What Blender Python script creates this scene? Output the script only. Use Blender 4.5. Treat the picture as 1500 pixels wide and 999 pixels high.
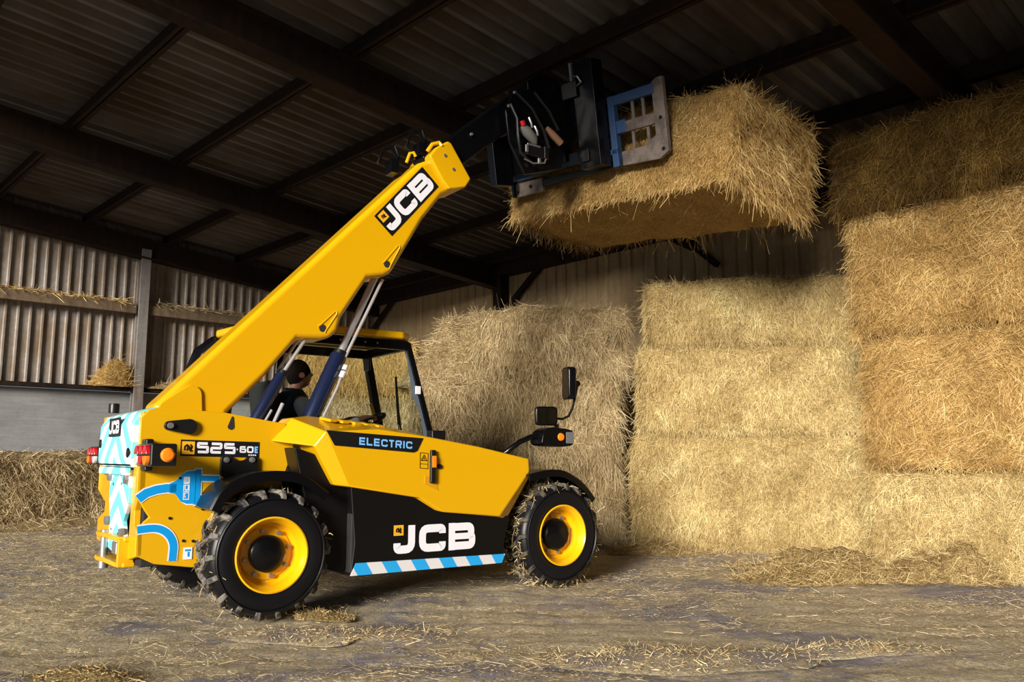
import bpy, math, random
import numpy as np
from mathutils import Vector, Matrix

for o in list(bpy.data.objects): bpy.data.objects.remove(o)
SC = bpy.context.scene
COL = SC.collection
PI = math.pi
RAD = math.radians
rng = np.random.default_rng(7)
random.seed(7)

# ------------------------------------------------------------------ camera
cam_data = bpy.data.cameras.new('camera')
cam_data.sensor_width = 36.0
cam_data.lens = 1230.0 / 1500.0 * 36.0
cam_data.clip_end = 200
cam = bpy.data.objects.new('camera', cam_data)
COL.objects.link(cam)
PITCH = math.atan(170.5 / 1230.0)
cam.location = (0, 0, 1.031)
cam.rotation_euler = (PI / 2 + PITCH, 0, 0)
SC.camera = cam

# ------------------------------------------------------------------ view, sky, sun
SC.view_settings.view_transform = 'Standard'
SC.view_settings.look = 'None'
SC.view_settings.gamma = 1.0
SC.view_settings.use_curve_mapping = False
SC.view_settings.exposure = 0.0
SKY_STRENGTH = 0.32
SUN_ENERGY = 7.0
SUN_AZ, SUN_EL = 24.0, 13.5          # direction the light travels (degrees right of +Y) and height of the sun

world = bpy.data.worlds.new('world'); SC.world = world
world.use_nodes = True
wn = world.node_tree; wn.nodes.clear()
w_out = wn.nodes.new('ShaderNodeOutputWorld'); w_bg = wn.nodes.new('ShaderNodeBackground')
w_bg.inputs[0].default_value = (0.62, 0.80, 1.0, 1); w_bg.inputs[1].default_value = SKY_STRENGTH
wn.links.new(w_bg.outputs[0], w_out.inputs[0])

sd = bpy.data.lights.new('sun', 'SUN'); sd.energy = SUN_ENERGY; sd.angle = RAD(17.0); sd.color = (1.0, 0.93, 0.82)
sun = bpy.data.objects.new('sun', sd); COL.objects.link(sun)
_d = Vector((math.sin(RAD(SUN_AZ)) * math.cos(RAD(SUN_EL)), math.cos(RAD(SUN_AZ)) * math.cos(RAD(SUN_EL)), -math.sin(RAD(SUN_EL))))
sun.rotation_euler = _d.to_track_quat('-Z', 'Y').to_euler()

# ------------------------------------------------------------------ frames of reference
AB = RAD(46.6)                        # the barn's long direction, right of the view direction
AM = 0.950                            # the machine's heading
def barn(x, y, z=0.0):
    return Vector((x * math.cos(AB) + y * math.sin(AB), -x * math.sin(AB) + y * math.cos(AB), z))
MLOC = Vector((-1.096, 6.93, 0)); MROT = PI / 2 - AM

# ------------------------------------------------------------------ materials
def new_mat(name):
    m = bpy.data.materials.new(name); m.use_nodes = True
    nt = m.node_tree; b = nt.nodes['Principled BSDF']
    return m, nt, b
def mat(name, col, rough=0.5, metal=0.0, coat=0.0, spec=0.5, emit=None, estr=0):
    m, nt, b = new_mat(name)
    b.inputs['Base Color'].default_value = (*col, 1); b.inputs['Roughness'].default_value = rough
    b.inputs['Metallic'].default_value = metal; b.inputs['Coat Weight'].default_value = coat
    b.inputs['Specular IOR Level'].default_value = spec
    return m
def N(nt, t, **k):
    n = nt.nodes.new(t)
    for a, v in k.items():
        if a.startswith('i_'): n.inputs[a[2:].replace('_', ' ')].default_value = v
        else: setattr(n, a, v)
    return n
def ramp(nt, fac, stops):
    r = nt.nodes.new('ShaderNodeValToRGB'); e = r.color_ramp.elements
    while len(e) > 1: e.remove(e[-1])
    e[0].position = stops[0][0]; e[0].color = (*stops[0][1], 1)
    for p, c in stops[1:]:
        x = e.new(p); x.color = (*c, 1)
    nt.links.new(fac, r.inputs[0]); return r.outputs[0]
def coords(nt, scale=(1, 1, 1), kind='Object', rot=(0, 0, 0)):
    tc = nt.nodes.new('ShaderNodeTexCoord'); mp = nt.nodes.new('ShaderNodeMapping')
    mp.inputs['Scale'].default_value = scale; mp.inputs['Rotation'].default_value = rot
    nt.links.new(tc.outputs[kind], mp.inputs[0]); return mp.outputs[0]
def noise(nt, vec, scale, detail=4, rough=0.6, dist=0.0):
    n = nt.nodes.new('ShaderNodeTexNoise'); n.inputs['Scale'].default_value = scale
    n.inputs['Detail'].default_value = detail; n.inputs['Roughness'].default_value = rough
    n.inputs['Distortion'].default_value = dist
    nt.links.new(vec, n.inputs['Vector']); return n.outputs['Fac']
def bump(nt, b, h, strength, dist):
    bp = nt.nodes.new('ShaderNodeBump'); bp.inputs['Strength'].default_value = strength; bp.inputs['Distance'].default_value = dist
    nt.links.new(h, bp.inputs['Height']); nt.links.new(bp.outputs[0], b.inputs['Normal'])
def mixc(nt, fac, a, b, mode='MIX'):
    n = nt.nodes.new('ShaderNodeMix'); n.data_type = 'RGBA'; n.blend_type = mode
    for s, v in ((0, fac), (6, a), (7, b)):
        if hasattr(v, 'is_output'): nt.links.new(v, n.inputs[s])
        else: n.inputs[s].default_value = v if s == 0 else (*v, 1)
    return n.outputs[2]
def math_(nt, op, a, b=0.0, c=0.0):
    n = nt.nodes.new('ShaderNodeMath'); n.operation = op
    for i, v in enumerate((a, b, c)):
        if hasattr(v, 'is_output'): nt.links.new(v, n.inputs[i])
        else: n.inputs[i].default_value = v
    return n.outputs[0]

def hay_mats(tag, dark, mid, light):
    m, nt, b = new_mat('hay_' + tag)
    v = coords(nt, (1, 1, 1)); n1 = noise(nt, v, 3.0, 5, 0.6); n2 = noise(nt, coords(nt, (60, 60, 14)), 1.0, 4, 0.7, 1.5)
    n3 = noise(nt, v, 90.0, 3, 0.7)
    f = math_(nt, 'MULTIPLY_ADD', n2, 0.55, math_(nt, 'MULTIPLY', n3, 0.45))
    c1 = ramp(nt, f, [(0.33, tuple(x * 0.45 for x in dark)), (0.45, dark), (0.55, mid), (0.68, light)])
    c2 = ramp(nt, n1, [(0.3, (0.72, 0.68, 0.62)), (0.6, (1, 1, 1))])
    nt.links.new(mixc(nt, 1.0, c1, c2, 'MULTIPLY'), b.inputs['Base Color'])
    b.inputs['Roughness'].default_value = 0.8; b.inputs['Specular IOR Level'].default_value = 0.2
    bump(nt, b, f, 1.0, 0.03)
    s, nt, b = new_mat('straw_' + tag)
    at = nt.nodes.new('ShaderNodeAttribute'); at.attribute_name = 'tint'
    sc_ = ramp(nt, at.outputs['Fac'], [(0.0, dark), (0.45, mid), (0.85, light), (1.0, tuple(min(1, x * 1.35) for x in light))])
    vv = coords(nt); big = math_(nt, 'ADD', math_(nt, 'MULTIPLY', noise(nt, vv, 2.2, 4, 0.6, .8), 0.6), math_(nt, 'MULTIPLY', noise(nt, coords(nt, (3, 3, 9)), 1.6, 4, 0.65, 1.2), 0.4))
    nt.links.new(mixc(nt, 1.0, sc_, ramp(nt, big, [(0.36, (0.50, 0.45, 0.38)), (0.47, (0.82, 0.79, 0.74)), (0.58, (1, 1, 1))]), 'MULTIPLY'), b.inputs['Base Color'])
    b.inputs['Roughness'].default_value = 0.55; b.inputs['Specular IOR Level'].default_value = 0.3
    return [m, s]
HAY_GOLD = hay_mats('gold', (0.30, 0.175, 0.05), (0.60, 0.385, 0.135), (0.82, 0.60, 0.27))
HAY_PALE = hay_mats('pale', (0.34, 0.235, 0.09), (0.66, 0.50, 0.22), (0.86, 0.71, 0.38))
HAY_BROWN_SHADE = hay_mats('brown', (0.06, 0.030, 0.006), (0.145, 0.08, 0.015), (0.27, 0.165, 0.04))  # brown hay with the shadow on the top bale put into its colour
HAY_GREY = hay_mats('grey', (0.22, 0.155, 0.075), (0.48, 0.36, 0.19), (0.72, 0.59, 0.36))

HAY_DUST = hay_mats('dusty', (0.20, 0.13, 0.05), (0.46, 0.33, 0.14), (0.70, 0.54, 0.28))
def floor_mats():
    m, nt, b = new_mat('barn_floor_dirt')
    v = coords(nt)
    big = noise(nt, v, 0.55, 5, 0.6, 0.6); med = noise(nt, v, 4.0, 6, 0.7); fine = noise(nt, v, 45.0, 5, 0.75)
    streak = noise(nt, coords(nt, (2, 9, 1), rot=(0, 0, RAD(-20))), 4.0, 6, 0.7, 1.0)
    bare = ramp(nt, fine, [(0.3, (0.19, 0.17, 0.185)), (0.6, (0.29, 0.265, 0.285)), (0.75, (0.42, 0.38, 0.37))])
    hay = ramp(nt, fine, [(0.3, (0.22, 0.175, 0.115)), (0.5, (0.47, 0.385, 0.255)), (0.7, (0.70, 0.60, 0.42))])
    k = math_(nt, 'ADD', math_(nt, 'MULTIPLY', big, 0.56), math_(nt, 'ADD', math_(nt, 'MULTIPLY', med, 0.24), math_(nt, 'MULTIPLY', streak, 0.20)))
    kr = ramp(nt, k, [(0.455, (0, 0, 0)), (0.50, (1, 1, 1))])
    nt.links.new(mixc(nt, kr, bare, hay), b.inputs['Base Color'])
    rr = ramp(nt, kr, [(0, (0.6, 0.6, 0.6)), (1, (0.95, 0.95, 0.95))]); nt.links.new(rr, b.inputs['Roughness'])
    b.inputs['Specular IOR Level'].default_value = 0.3
    bump(nt, b, math_(nt, 'ADD', math_(nt, 'MULTIPLY', fine, 0.6), med), 1.0, 0.02)
    return m
M_FLOOR = floor_mats()

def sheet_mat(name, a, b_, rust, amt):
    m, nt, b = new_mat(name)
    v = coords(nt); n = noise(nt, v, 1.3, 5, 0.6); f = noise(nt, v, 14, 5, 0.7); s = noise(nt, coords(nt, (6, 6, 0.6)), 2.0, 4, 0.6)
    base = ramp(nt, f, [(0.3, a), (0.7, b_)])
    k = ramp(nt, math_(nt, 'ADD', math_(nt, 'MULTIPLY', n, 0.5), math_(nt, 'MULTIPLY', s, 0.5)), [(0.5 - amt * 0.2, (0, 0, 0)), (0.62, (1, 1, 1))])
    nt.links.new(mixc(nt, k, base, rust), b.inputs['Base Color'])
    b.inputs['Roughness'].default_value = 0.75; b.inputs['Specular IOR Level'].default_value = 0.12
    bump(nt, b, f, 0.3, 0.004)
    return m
M_WALLSHEET = sheet_mat('weathered_wall_sheet', (0.26, 0.235, 0.215), (0.40, 0.36, 0.33), (0.22, 0.15, 0.09), 0.3)
M_BACKSHEET = sheet_mat('brown_wall_sheet', (0.34, 0.25, 0.14), (0.46, 0.35, 0.21), (0.30, 0.20, 0.10), 0.4)
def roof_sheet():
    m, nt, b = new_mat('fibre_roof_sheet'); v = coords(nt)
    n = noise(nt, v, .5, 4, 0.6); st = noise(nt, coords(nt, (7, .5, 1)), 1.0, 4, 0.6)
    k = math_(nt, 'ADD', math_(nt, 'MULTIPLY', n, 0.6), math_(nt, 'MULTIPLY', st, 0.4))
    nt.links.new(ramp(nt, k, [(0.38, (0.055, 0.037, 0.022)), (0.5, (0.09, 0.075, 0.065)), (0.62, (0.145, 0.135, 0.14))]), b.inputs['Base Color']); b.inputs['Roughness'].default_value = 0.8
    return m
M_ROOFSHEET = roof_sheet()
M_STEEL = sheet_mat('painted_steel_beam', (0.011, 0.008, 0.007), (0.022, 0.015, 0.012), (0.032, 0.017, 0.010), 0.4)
M_POST = sheet_mat('grey_steel_post', (0.20, 0.19, 0.185), (0.28, 0.265, 0.26), (0.18, 0.14, 0.11), 0.2)
M_RAIL = sheet_mat('dusty_timber_rail', (0.15, 0.11, 0.07), (0.24, 0.18, 0.12), (0.12, 0.08, 0.05), 0.4)
def concrete():
    m, nt, b = new_mat('concrete_panel')
    v = coords(nt); n = noise(nt, v, 1.5, 6, 0.6); f = noise(nt, v, 30, 4, 0.7); st = noise(nt, coords(nt, (0.6, 0.6, 9)), 2.5, 4, 0.5, 0.7)
    k = math_(nt, 'ADD', math_(nt, 'MULTIPLY', n, 0.5), math_(nt, 'ADD', math_(nt, 'MULTIPLY', f, 0.2), math_(nt, 'MULTIPLY', st, 0.3)))
    nt.links.new(ramp(nt, k, [(0.35, (0.20, 0.205, 0.21)), (0.6, (0.33, 0.335, 0.345))]), b.inputs['Base Color'])
    b.inputs['Roughness'].default_value = 0.85; bump(nt, b, f, 0.3, 0.004); return m
M_CONC = concrete()

YEL = (0.72, 0.385, 0.002)
M_YEL = mat('yellow_paint', YEL, 0.32, coat=0.35)
M_YEL2 = mat('yellow_rim_paint', (0.85, 0.44, 0.003), 0.30, coat=0.4)
M_BLK = mat('black_plastic', (0.006, 0.006, 0.007), 0.38)
M_GLOSSBLK = mat('gloss_black_metal', (0.003, 0.003, 0.004), 0.25, coat=0.0, spec=.35)
M_SKIRT = mat('black_side_panel', (0.004, 0.0035, 0.0035), 0.4, spec=.3)
M_RUB = mat('tyre_rubber', (0.005, 0.005, 0.007), 0.4, spec=.35)
M_DARKIN = mat('dark_interior', (0.015, 0.014, 0.014), 0.8)
M_NAVY = mat('navy_ram_paint', (0.008, 0.014, 0.045), 0.25, coat=0.5)
M_CHROME = mat('chrome_rod', (0.55, 0.54, 0.58), 0.28, metal=.45)
M_ZINC = mat('zinc_bolt', (0.42, 0.42, 0.44), 0.4, metal=0.8)
M_WHITE = mat('white_vinyl', (0.80, 0.80, 0.88), 0.4)
M_CYAN = mat('cyan_vinyl', (0.0, 0.30, 0.76), 0.4)
M_LOGOBLK = mat('black_vinyl', (0.006, 0.006, 0.007), 0.4)
M_LOGOYEL = mat('yellow_vinyl', (0.85, 0.42, 0.02), 0.4)
M_ICE = mat('ice_blue_vinyl', (0.18, 0.48, 0.95), 0.4)
M_BLUEPAINT = mat('blue_attachment_paint', (0.03, 0.075, 0.19), 0.55)
M_RED = mat('red_lens', (0.55, 0.01, 0.02), 0.12, coat=0.6)
M_ORANGE = mat('orange_lens', (0.95, 0.25, 0.01), 0.2, coat=0.5)
M_CLEAR = mat('clear_lens', (0.75, 0.75, 0.80), 0.1, coat=0.6)
M_MIRROR = mat('mirror_glass', (0.25, 0.30, 0.32), 0.03, metal=1.0)
M_SKIN = mat('skin', (0.36, 0.155, 0.10), 0.55)
M_HAIR = mat('dark_hair', (0.008, 0.004, 0.003), 0.8, spec=.1)
M_VEST = mat('navy_cloth', (0.010, 0.035, 0.06), 0.85)
M_SHIRT = mat('pale_grey_cloth', (0.58, 0.70, 0.75), 0.85)
M_TROUS = mat('charcoal_cloth', (0.02, 0.02, 0.025), 0.9)
M_SEAT = mat('seat_fabric', (0.015, 0.015, 0.017), 0.85)
def grime(name, a, b_, scale=9):
    m, nt, b = new_mat(name); v = coords(nt)
    f = noise(nt, v, scale, 6, 0.7)
    nt.links.new(ramp(nt, f, [(0.42, a), (0.58, b_)]), b.inputs['Base Color']); b.inputs['Roughness'].default_value = 0.6
    bump(nt, b, f, 0.5, 0.01); return m
M_MUDTREAD = grime('muddy_tread', (0.012, 0.012, 0.015), (0.21, 0.19, 0.165), 11)
M_HAYTREAD = grime('dusty_tread', (0.010, 0.010, 0.013), (0.09, 0.075, 0.045), 16)
M_RUSTYGREY = grime('worn_grey_steel', (0.11, 0.09, 0.08), (0.21, 0.17, 0.15), 7)
def glass():
    m = bpy.data.materials.new('cab_glass'); m.use_nodes = True; nt = m.node_tree; nt.nodes.clear()
    out = nt.nodes.new('ShaderNodeOutputMaterial'); t = nt.nodes.new('ShaderNodeBsdfTransparent'); g = nt.nodes.new('ShaderNodeBsdfGlossy')
    t.inputs[0].default_value = (0.86, 0.91, 0.88, 1); g.inputs['Roughness'].default_value = 0.02
    fr = nt.nodes.new('ShaderNodeFresnel'); fr.inputs[0].default_value = 1.5
    mx = nt.nodes.new('ShaderNodeMixShader'); nt.links.new(fr.outputs[0], mx.inputs[0]); nt.links.new(t.outputs[0], mx.inputs[1]); nt.links.new(g.outputs[0], mx.inputs[2])
    nt.links.new(mx.outputs[0], out.inputs[0]); return m
M_GLASS = glass()
def chevron(name, yc, slope, period, a, b_, axis='y', phase=0.0):
    """two-colour stripes; axis 'y': inverted V about y=yc on a rear face, axis 'x': slanted stripes along x."""
    m, nt, b = new_mat(name)
    tc = nt.nodes.new('ShaderNodeTexCoord'); sp = nt.nodes.new('ShaderNodeSeparateXYZ'); nt.links.new(tc.outputs['Object'], sp.inputs[0])
    if axis == 'y':
        d = math_(nt, 'ABSOLUTE', math_(nt, 'SUBTRACT', sp.outputs[1], yc))
        t = math_(nt, 'MULTIPLY_ADD', d, slope, sp.outputs[2])
    else:
        t = math_(nt, 'MULTIPLY_ADD', sp.outputs[2], slope, sp.outputs[0])
    t = math_(nt, 'FRACT', math_(nt, 'ADD', math_(nt, 'DIVIDE', t, period), 10.0 + phase))
    k = math_(nt, 'GREATER_THAN', t, 0.5)
    nt.links.new(mixc(nt, k, a, b_), b.inputs['Base Color']); b.inputs['Roughness'].default_value = 0.35
    return m
M_CHEV = chevron('chevron_cyan_white', -0.02, 0.72, 0.215, (0.93, 0.96, 0.92), (0.20, 0.68, 0.80), 'y', 0.15)
M_CHEV2 = chevron('chevron_lower', -0.12, 0.62, 0.21, (0.93, 0.96, 0.92), (0.20, 0.68, 0.80), 'y', 0.1)
M_STRIPE = chevron('stripe_blue_white', 0, 0.62, 0.228, (0.02, 0.36, 0.80), (0.68, 0.67, 0.70), 'x', 0.88)

# ------------------------------------------------------------------ mesh helpers
class MB:
    def __init__(s): s.v = []; s.f = []; s.m = []
    def add(s, vs, fs, m=0):
        o = len(s.v); s.v += [tuple(x) for x in vs]
        for f in fs: s.f.append([o + i for i in f]); s.m.append(m)
        return s
    def box(s, c, d, m=0, rot=None):
        vs = []
        for x in (-.5, .5):
            for y in (-.5, .5):
                for z in (-.5, .5):
                    p = Vector((x * d[0], y * d[1], z * d[2]))
                    if rot is not None: p = rot @ p
                    vs.append((p.x + c[0], p.y + c[1], p.z + c[2]))
        return s.add(vs, [(0, 1, 3, 2), (4, 6, 7, 5), (0, 4, 5, 1), (2, 3, 7, 6), (0, 2, 6, 4), (1, 5, 7, 3)], m)
    def span(s, a, b, w, h, m=0, up=(0, 0, 1)):
        """a bar from a to b, w wide, h deep (h measured along 'up')."""
        a, b = Vector(a), Vector(b); t = (b - a); L = t.length; t.normalize()
        side = t.cross(Vector(up)); side.normalize(); u = side.cross(t)
        R = Matrix((t, side, u)).transposed()
        return s.box((a + b) / 2, (L, w, h), m, R)
    def prism(s, poly, a, b, m=0, plane='xz'):
        n = len(poly)
        def P(p, d):
            return {'xz': (p[0], d, p[1]), 'xy': (p[0], p[1], d), 'yz': (d, p[0], p[1])}[plane]
        vs = [P(p, a) for p in poly] + [P(p, b) for p in poly]
        fs = [tuple(range(n)), tuple(range(2 * n - 1, n - 1, -1))] + [(i, i + n, (i + 1) % n + n, (i + 1) % n) for i in range(n)]
        return s.add(vs, fs, m)
    def tube(s, pts, r, n=10, m=0, caps=True):
        pts = [Vector(p) for p in pts]; rs = r if isinstance(r, (list, tuple)) else [r] * len(pts)
        vs = []; prev = None
        for i, p in enumerate(pts):
            t = (pts[min(i + 1, len(pts) - 1)] - pts[max(i - 1, 0)]).normalized()
            if prev is None:
                u = t.cross(Vector((0, 0, 1)))
                if u.length < .01: u = t.cross(Vector((1, 0, 0)))
                u.normalize()
            else:
                u = prev - t * prev.dot(t); u.normalize()
            prev = u; w = t.cross(u)
            for k in range(n):
                a = 2 * PI * k / n; vs.append(p + (u * math.cos(a) + w * math.sin(a)) * rs[i])
        fs = []
        for i in range(len(pts) - 1):
            for k in range(n): fs.append((i * n + k, i * n + (k + 1) % n, (i + 1) * n + (k + 1) % n, (i + 1) * n + k))
        if caps: fs += [tuple(range(n))[::-1], tuple(range((len(pts) - 1) * n, len(pts) * n))]
        return s.add(vs, fs, m)
    def lathe(s, prof, c, axis, n=32, m=0, closed=False):
        """prof: (radius, offset along axis)."""
        ax = Vector(axis).normalized(); u = ax.cross(Vector((0, 0, 1)))
        if u.length < .01: u = Vector((1, 0, 0))
        u.normalize(); w = ax.cross(u); c = Vector(c); vs = []
        for r, d in prof:
            for k in range(n):
                a = 2 * PI * k / n; vs.append(c + ax * d + (u * math.cos(a) + w * math.sin(a)) * max(r, 1e-4))
        fs = []; P = len(prof)
        for i in range(P if closed else P - 1):
            j = (i + 1) % P
            for k in range(n): fs.append((i * n + k, i * n + (k + 1) % n, j * n + (k + 1) % n, j * n + k))
        return s.add(vs, fs, m)
    def build(s, name, mats, parent=None, bevel=0, smooth=35, segs=2):
        me = bpy.data.meshes.new(name); me.from_pydata(s.v, [], s.f)
        if not isinstance(mats, (list, tuple)): mats = [mats]
        for x in mats: me.materials.append(x)
        me.polygons.foreach_set('material_index', s.m)
        import bmesh
        bm = bmesh.new(); bm.from_mesh(me); bmesh.ops.recalc_face_normals(bm, faces=bm.faces); bm.to_mesh(me); bm.free()
        if smooth:
            me.polygons.foreach_set('use_smooth', [True] * len(me.polygons))
            try: me.set_sharp_from_angle(angle=RAD(smooth))
            except Exception: pass
        o = bpy.data.objects.new(name, me); COL.objects.link(o)
        if parent: o.parent = parent
        if bevel:
            b = o.modifiers.new('bevel', 'BEVEL'); b.width = bevel; b.segments = segs; b.limit_method = 'ANGLE'; b.angle_limit = RAD(30)
            b.harden_normals = True
        return o
def tag(o, label=None, cat=None, group=None, kind=None):
    if label: o['label'] = label
    if cat: o['category'] = cat
    if group: o['group'] = group
    if kind: o['kind'] = kind
    return o
def empty(name, loc, rz=0.0):
    o = bpy.data.objects.new(name, None); COL.objects.link(o); o.location = loc; o.rotation_euler = (0, 0, rz); o.empty_display_size = 0.2
    return o

def rnd_path(pts, r, k=4, closed=False):
    """2-D polyline with its corners rounded."""
    out = []; n = len(pts)
    for i in range(n):
        p = Vector(pts[i])
        if not closed and (i == 0 or i == n - 1): out.append(p); continue
        a = Vector(pts[(i - 1) % n]) - p; b = Vector(pts[(i + 1) % n]) - p
        d = min(r, a.length * .5, b.length * .5); a.normalize(); b.normalize()
        for j in range(k + 1):
            t = j / k; A = p + a * d * (1 - t); B = p + b * d * t; out.append(A * (1 - t) + B * t)
    return out
def stroke(mb, pts, w, tf, m=0, closed=False):
    n = len(pts); L = []; R = []
    for i in range(n):
        p = pts[i]
        if closed: a, b = pts[i - 1], pts[(i + 1) % n]
        else: a, b = pts[max(i - 1, 0)], pts[min(i + 1, n - 1)]
        d1 = (p - a); d2 = (b - p)
        if d1.length < 1e-7: d1 = d2
        if d2.length < 1e-7: d2 = d1
        d1.normalize(); d2.normalize(); t = (d1 + d2)
        if t.length < 1e-6: t = d1
        t.normalize(); nn = Vector((-t.y, t.x)); k = 1 / max(.5, nn.dot(Vector((-d1.y, d1.x))))
        L.append(tf(*(p + nn * w / 2 * k))); R.append(tf(*(p - nn * w / 2 * k)))
    vs = L + R; fs = []
    for i in range(n if closed else n - 1): j = (i + 1) % n; fs.append((i, j, n + j, n + i))
    mb.add(vs, fs, m)
GLY = {
 'J': [([(1, 1), (1, .13), (.0, .13), (.0, .38)], .15, 0)],
 'C': [([(1, .66), (1, .87), (.0, .87), (.0, .13), (1, .13), (1, .34)], .15, 0)],
 'B': [([(.0, 1), (.0, 0)], 0, 0), ([(.0, .87), (.95, .87), (.95, .53), (.90, .5)], .10, 0), ([(.90, .5), (1, .47), (1, .13), (.0, .13)], .10, 0), ([(.1, .5), (.92, .5)], 0, 0, .8)],
 '5': [([(1, .88), (.03, .88), (.03, .56), (1, .56), (1, .12), (.0, .12)], .02, 0)],
 '2': [([(.0, .88), (1, .88), (1, .5), (.0, .5), (.0, .12), (1, .12)], .045, 0)],
 '6': [([(1, .88), (.0, .88), (.0, .12), (1, .12), (1, .55), (.05, .55)], .05, 0)],
 '0': [([(.0, .88), (1, .88), (1, .12), (.0, .12)], .08, 1)],
 'E': [([(1, .88), (.0, .88), (.0, .12), (1, .12)], .0, 0), ([(.1, .5), (.92, .5)], 0, 0)],
 'L': [([(.0, 1), (.0, .12), (1, .12)], .0, 0)],
 'T': [([(0, .88), (1, .88)], 0, 0), ([(.5, .88), (.5, 0)], 0, 0)],
 'R': [([(.0, 0), (.0, .88), (1, .88), (1, .45), (.1, .45)], .07, 0), ([(.6, .42), (.98, 0)], 0, 0)],
 'I': [([(.5, 1), (.5, 0)], 0, 0)],
 '-': [([(.15, .42), (.85, .42)], 0, 0)],
 'F': [([(1, .88), (.12, .88), (.12, 0)], .0, 0), ([(.12, .5), (.85, .5)], 0, 0)],
}
def text(mb, s, x, y, w, h, gap, tf, m=0, sw=.24, widths=None):
    """letters drawn as strokes; tf maps 2-D to 3-D."""
    for i, ch in enumerate(s):
        cw = w * (widths[i] if widths else 1)
        lw = sw * h
        o0 = Vector(tf(0, 0)); nrm = (Vector(tf(1, 0)) - o0).cross(Vector(tf(0, 1)) - o0).normalized()
        for gi, st in enumerate(GLY[ch]):
            pts, r, cl = st[:3]; tfe = (lambda k_: lambda a, b: Vector(tf(a, b)) + nrm * (.0006 * k_))(gi)
            q = [Vector((x + (p[0] * (cw - lw) + lw / 2 if ch not in 'CIT' else (p[0] * (cw - lw) + lw / 2)), y + lw / 2 + (p[1] - 0.12) / .76 * (h - lw) if 0.1 < p[1] < .9 else y + p[1] * h)) for p in pts]
            if r: q = rnd_path(q, r * h * 1.6, 4, bool(cl))
            stroke(mb, q, lw * (st[3] if len(st) > 3 else 1), tfe, m, bool(cl))
        x += cw + gap
    return x

# ------------------------------------------------------------------ hay
def vnoise(p, f, amp, seed, n=7):
    r = np.random.default_rng(seed); out = np.zeros(len(p))
    for i in range(n):
        k = r.normal(size=3); k /= np.linalg.norm(k); k *= f * (0.6 + r.random() * 1.5)
        out += np.sin(p @ k + r.random() * 6.28)
    return out * amp / math.sqrt(n)
def straw_arrays(P, D, Lh, W, droop, seg=2, r=rng):
    """ribbons from P along D; bends downward by droop."""
    n = len(P); D = D / np.linalg.norm(D, axis=1, keepdims=True)
    rv = r.normal(size=(n, 3)); S = np.cross(D, rv); S /= np.linalg.norm(S, axis=1, keepdims=True) + 1e-9
    curl = r.normal(size=(n, 3)) * 0.22
    pts = []
    for k in range(seg + 1):
        t = k / seg
        c = P + D * (Lh * t)[:, None] + curl * (Lh * t * t)[:, None]
        c = c + np.outer(-(droop * Lh * t * t), [0, 0, 1])
        wk = W * (1 - 0.45 * t)
        pts.append(c - S * wk[:, None] / 2); pts.append(c + S * wk[:, None] / 2)
    V = np.stack(pts, 1).reshape(-1, 3); m = 2 * (seg + 1)
    base = (np.arange(n) * m)[:, None, None]
    q = np.array([[2 * k, 2 * k + 1, 2 * k + 3, 2 * k + 2] for k in range(seg)])[None]
    F = (base + q).reshape(-1, 4)
    T = np.repeat(r.random(n), m)
    return V, F, T
def mesh_arrays(name, V, F, T=None, mi=None, mats=(), smooth=False, parent=None):
    me = bpy.data.meshes.new(name)
    me.vertices.add(len(V)); me.vertices.foreach_set('co', np.asarray(V, dtype=np.float32).ravel())
    me.loops.add(F.size); me.loops.foreach_set('vertex_index', F.astype(np.int32).ravel())
    me.polygons.add(len(F)); me.polygons.foreach_set('loop_start', np.arange(0, F.size, F.shape[1], dtype=np.int32))
    try: me.polygons.foreach_set('loop_total', np.full(len(F), F.shape[1], dtype=np.int32))
    except Exception: pass
    for x in mats: me.materials.append(x)
    if mi is not None: me.polygons.foreach_set('material_index', mi.astype(np.int32))
    if smooth: me.polygons.foreach_set('use_smooth', [True] * len(F))
    me.update(calc_edges=True); me.validate()
    if T is not None:
        a = me.attributes.new('tint', 'FLOAT', 'POINT'); a.data.foreach_set('value', T.astype(np.float32))
    o = bpy.data.objects.new(name, me); COL.objects.link(o)
    if parent: o.parent = parent
    return o
DIRS = {'-y': (0, -1, 0), '+y': (0, 1, 0), '-x': (-1, 0, 0), '+x': (1, 0, 0), '+z': (0, 0, 1), '-z': (0, 0, -1)}
def bale_map(p, half, r, seed, amp):
    """box surface point -> rounded, lumpy surface point and outward direction (local, centred box)."""
    inner = np.clip(p, -(half - r), half - r); d = p - inner; nn = np.linalg.norm(d, axis=1, keepdims=True); d = d / np.maximum(nn, 1e-9)
    q = inner + d * r
    q = q + d * (vnoise(p, 3.2, amp, seed) + vnoise(p, 11, amp * .55, seed + 1) + vnoise(p, 34, amp * .35, seed + 2))[:, None]
    return q, d
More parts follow.
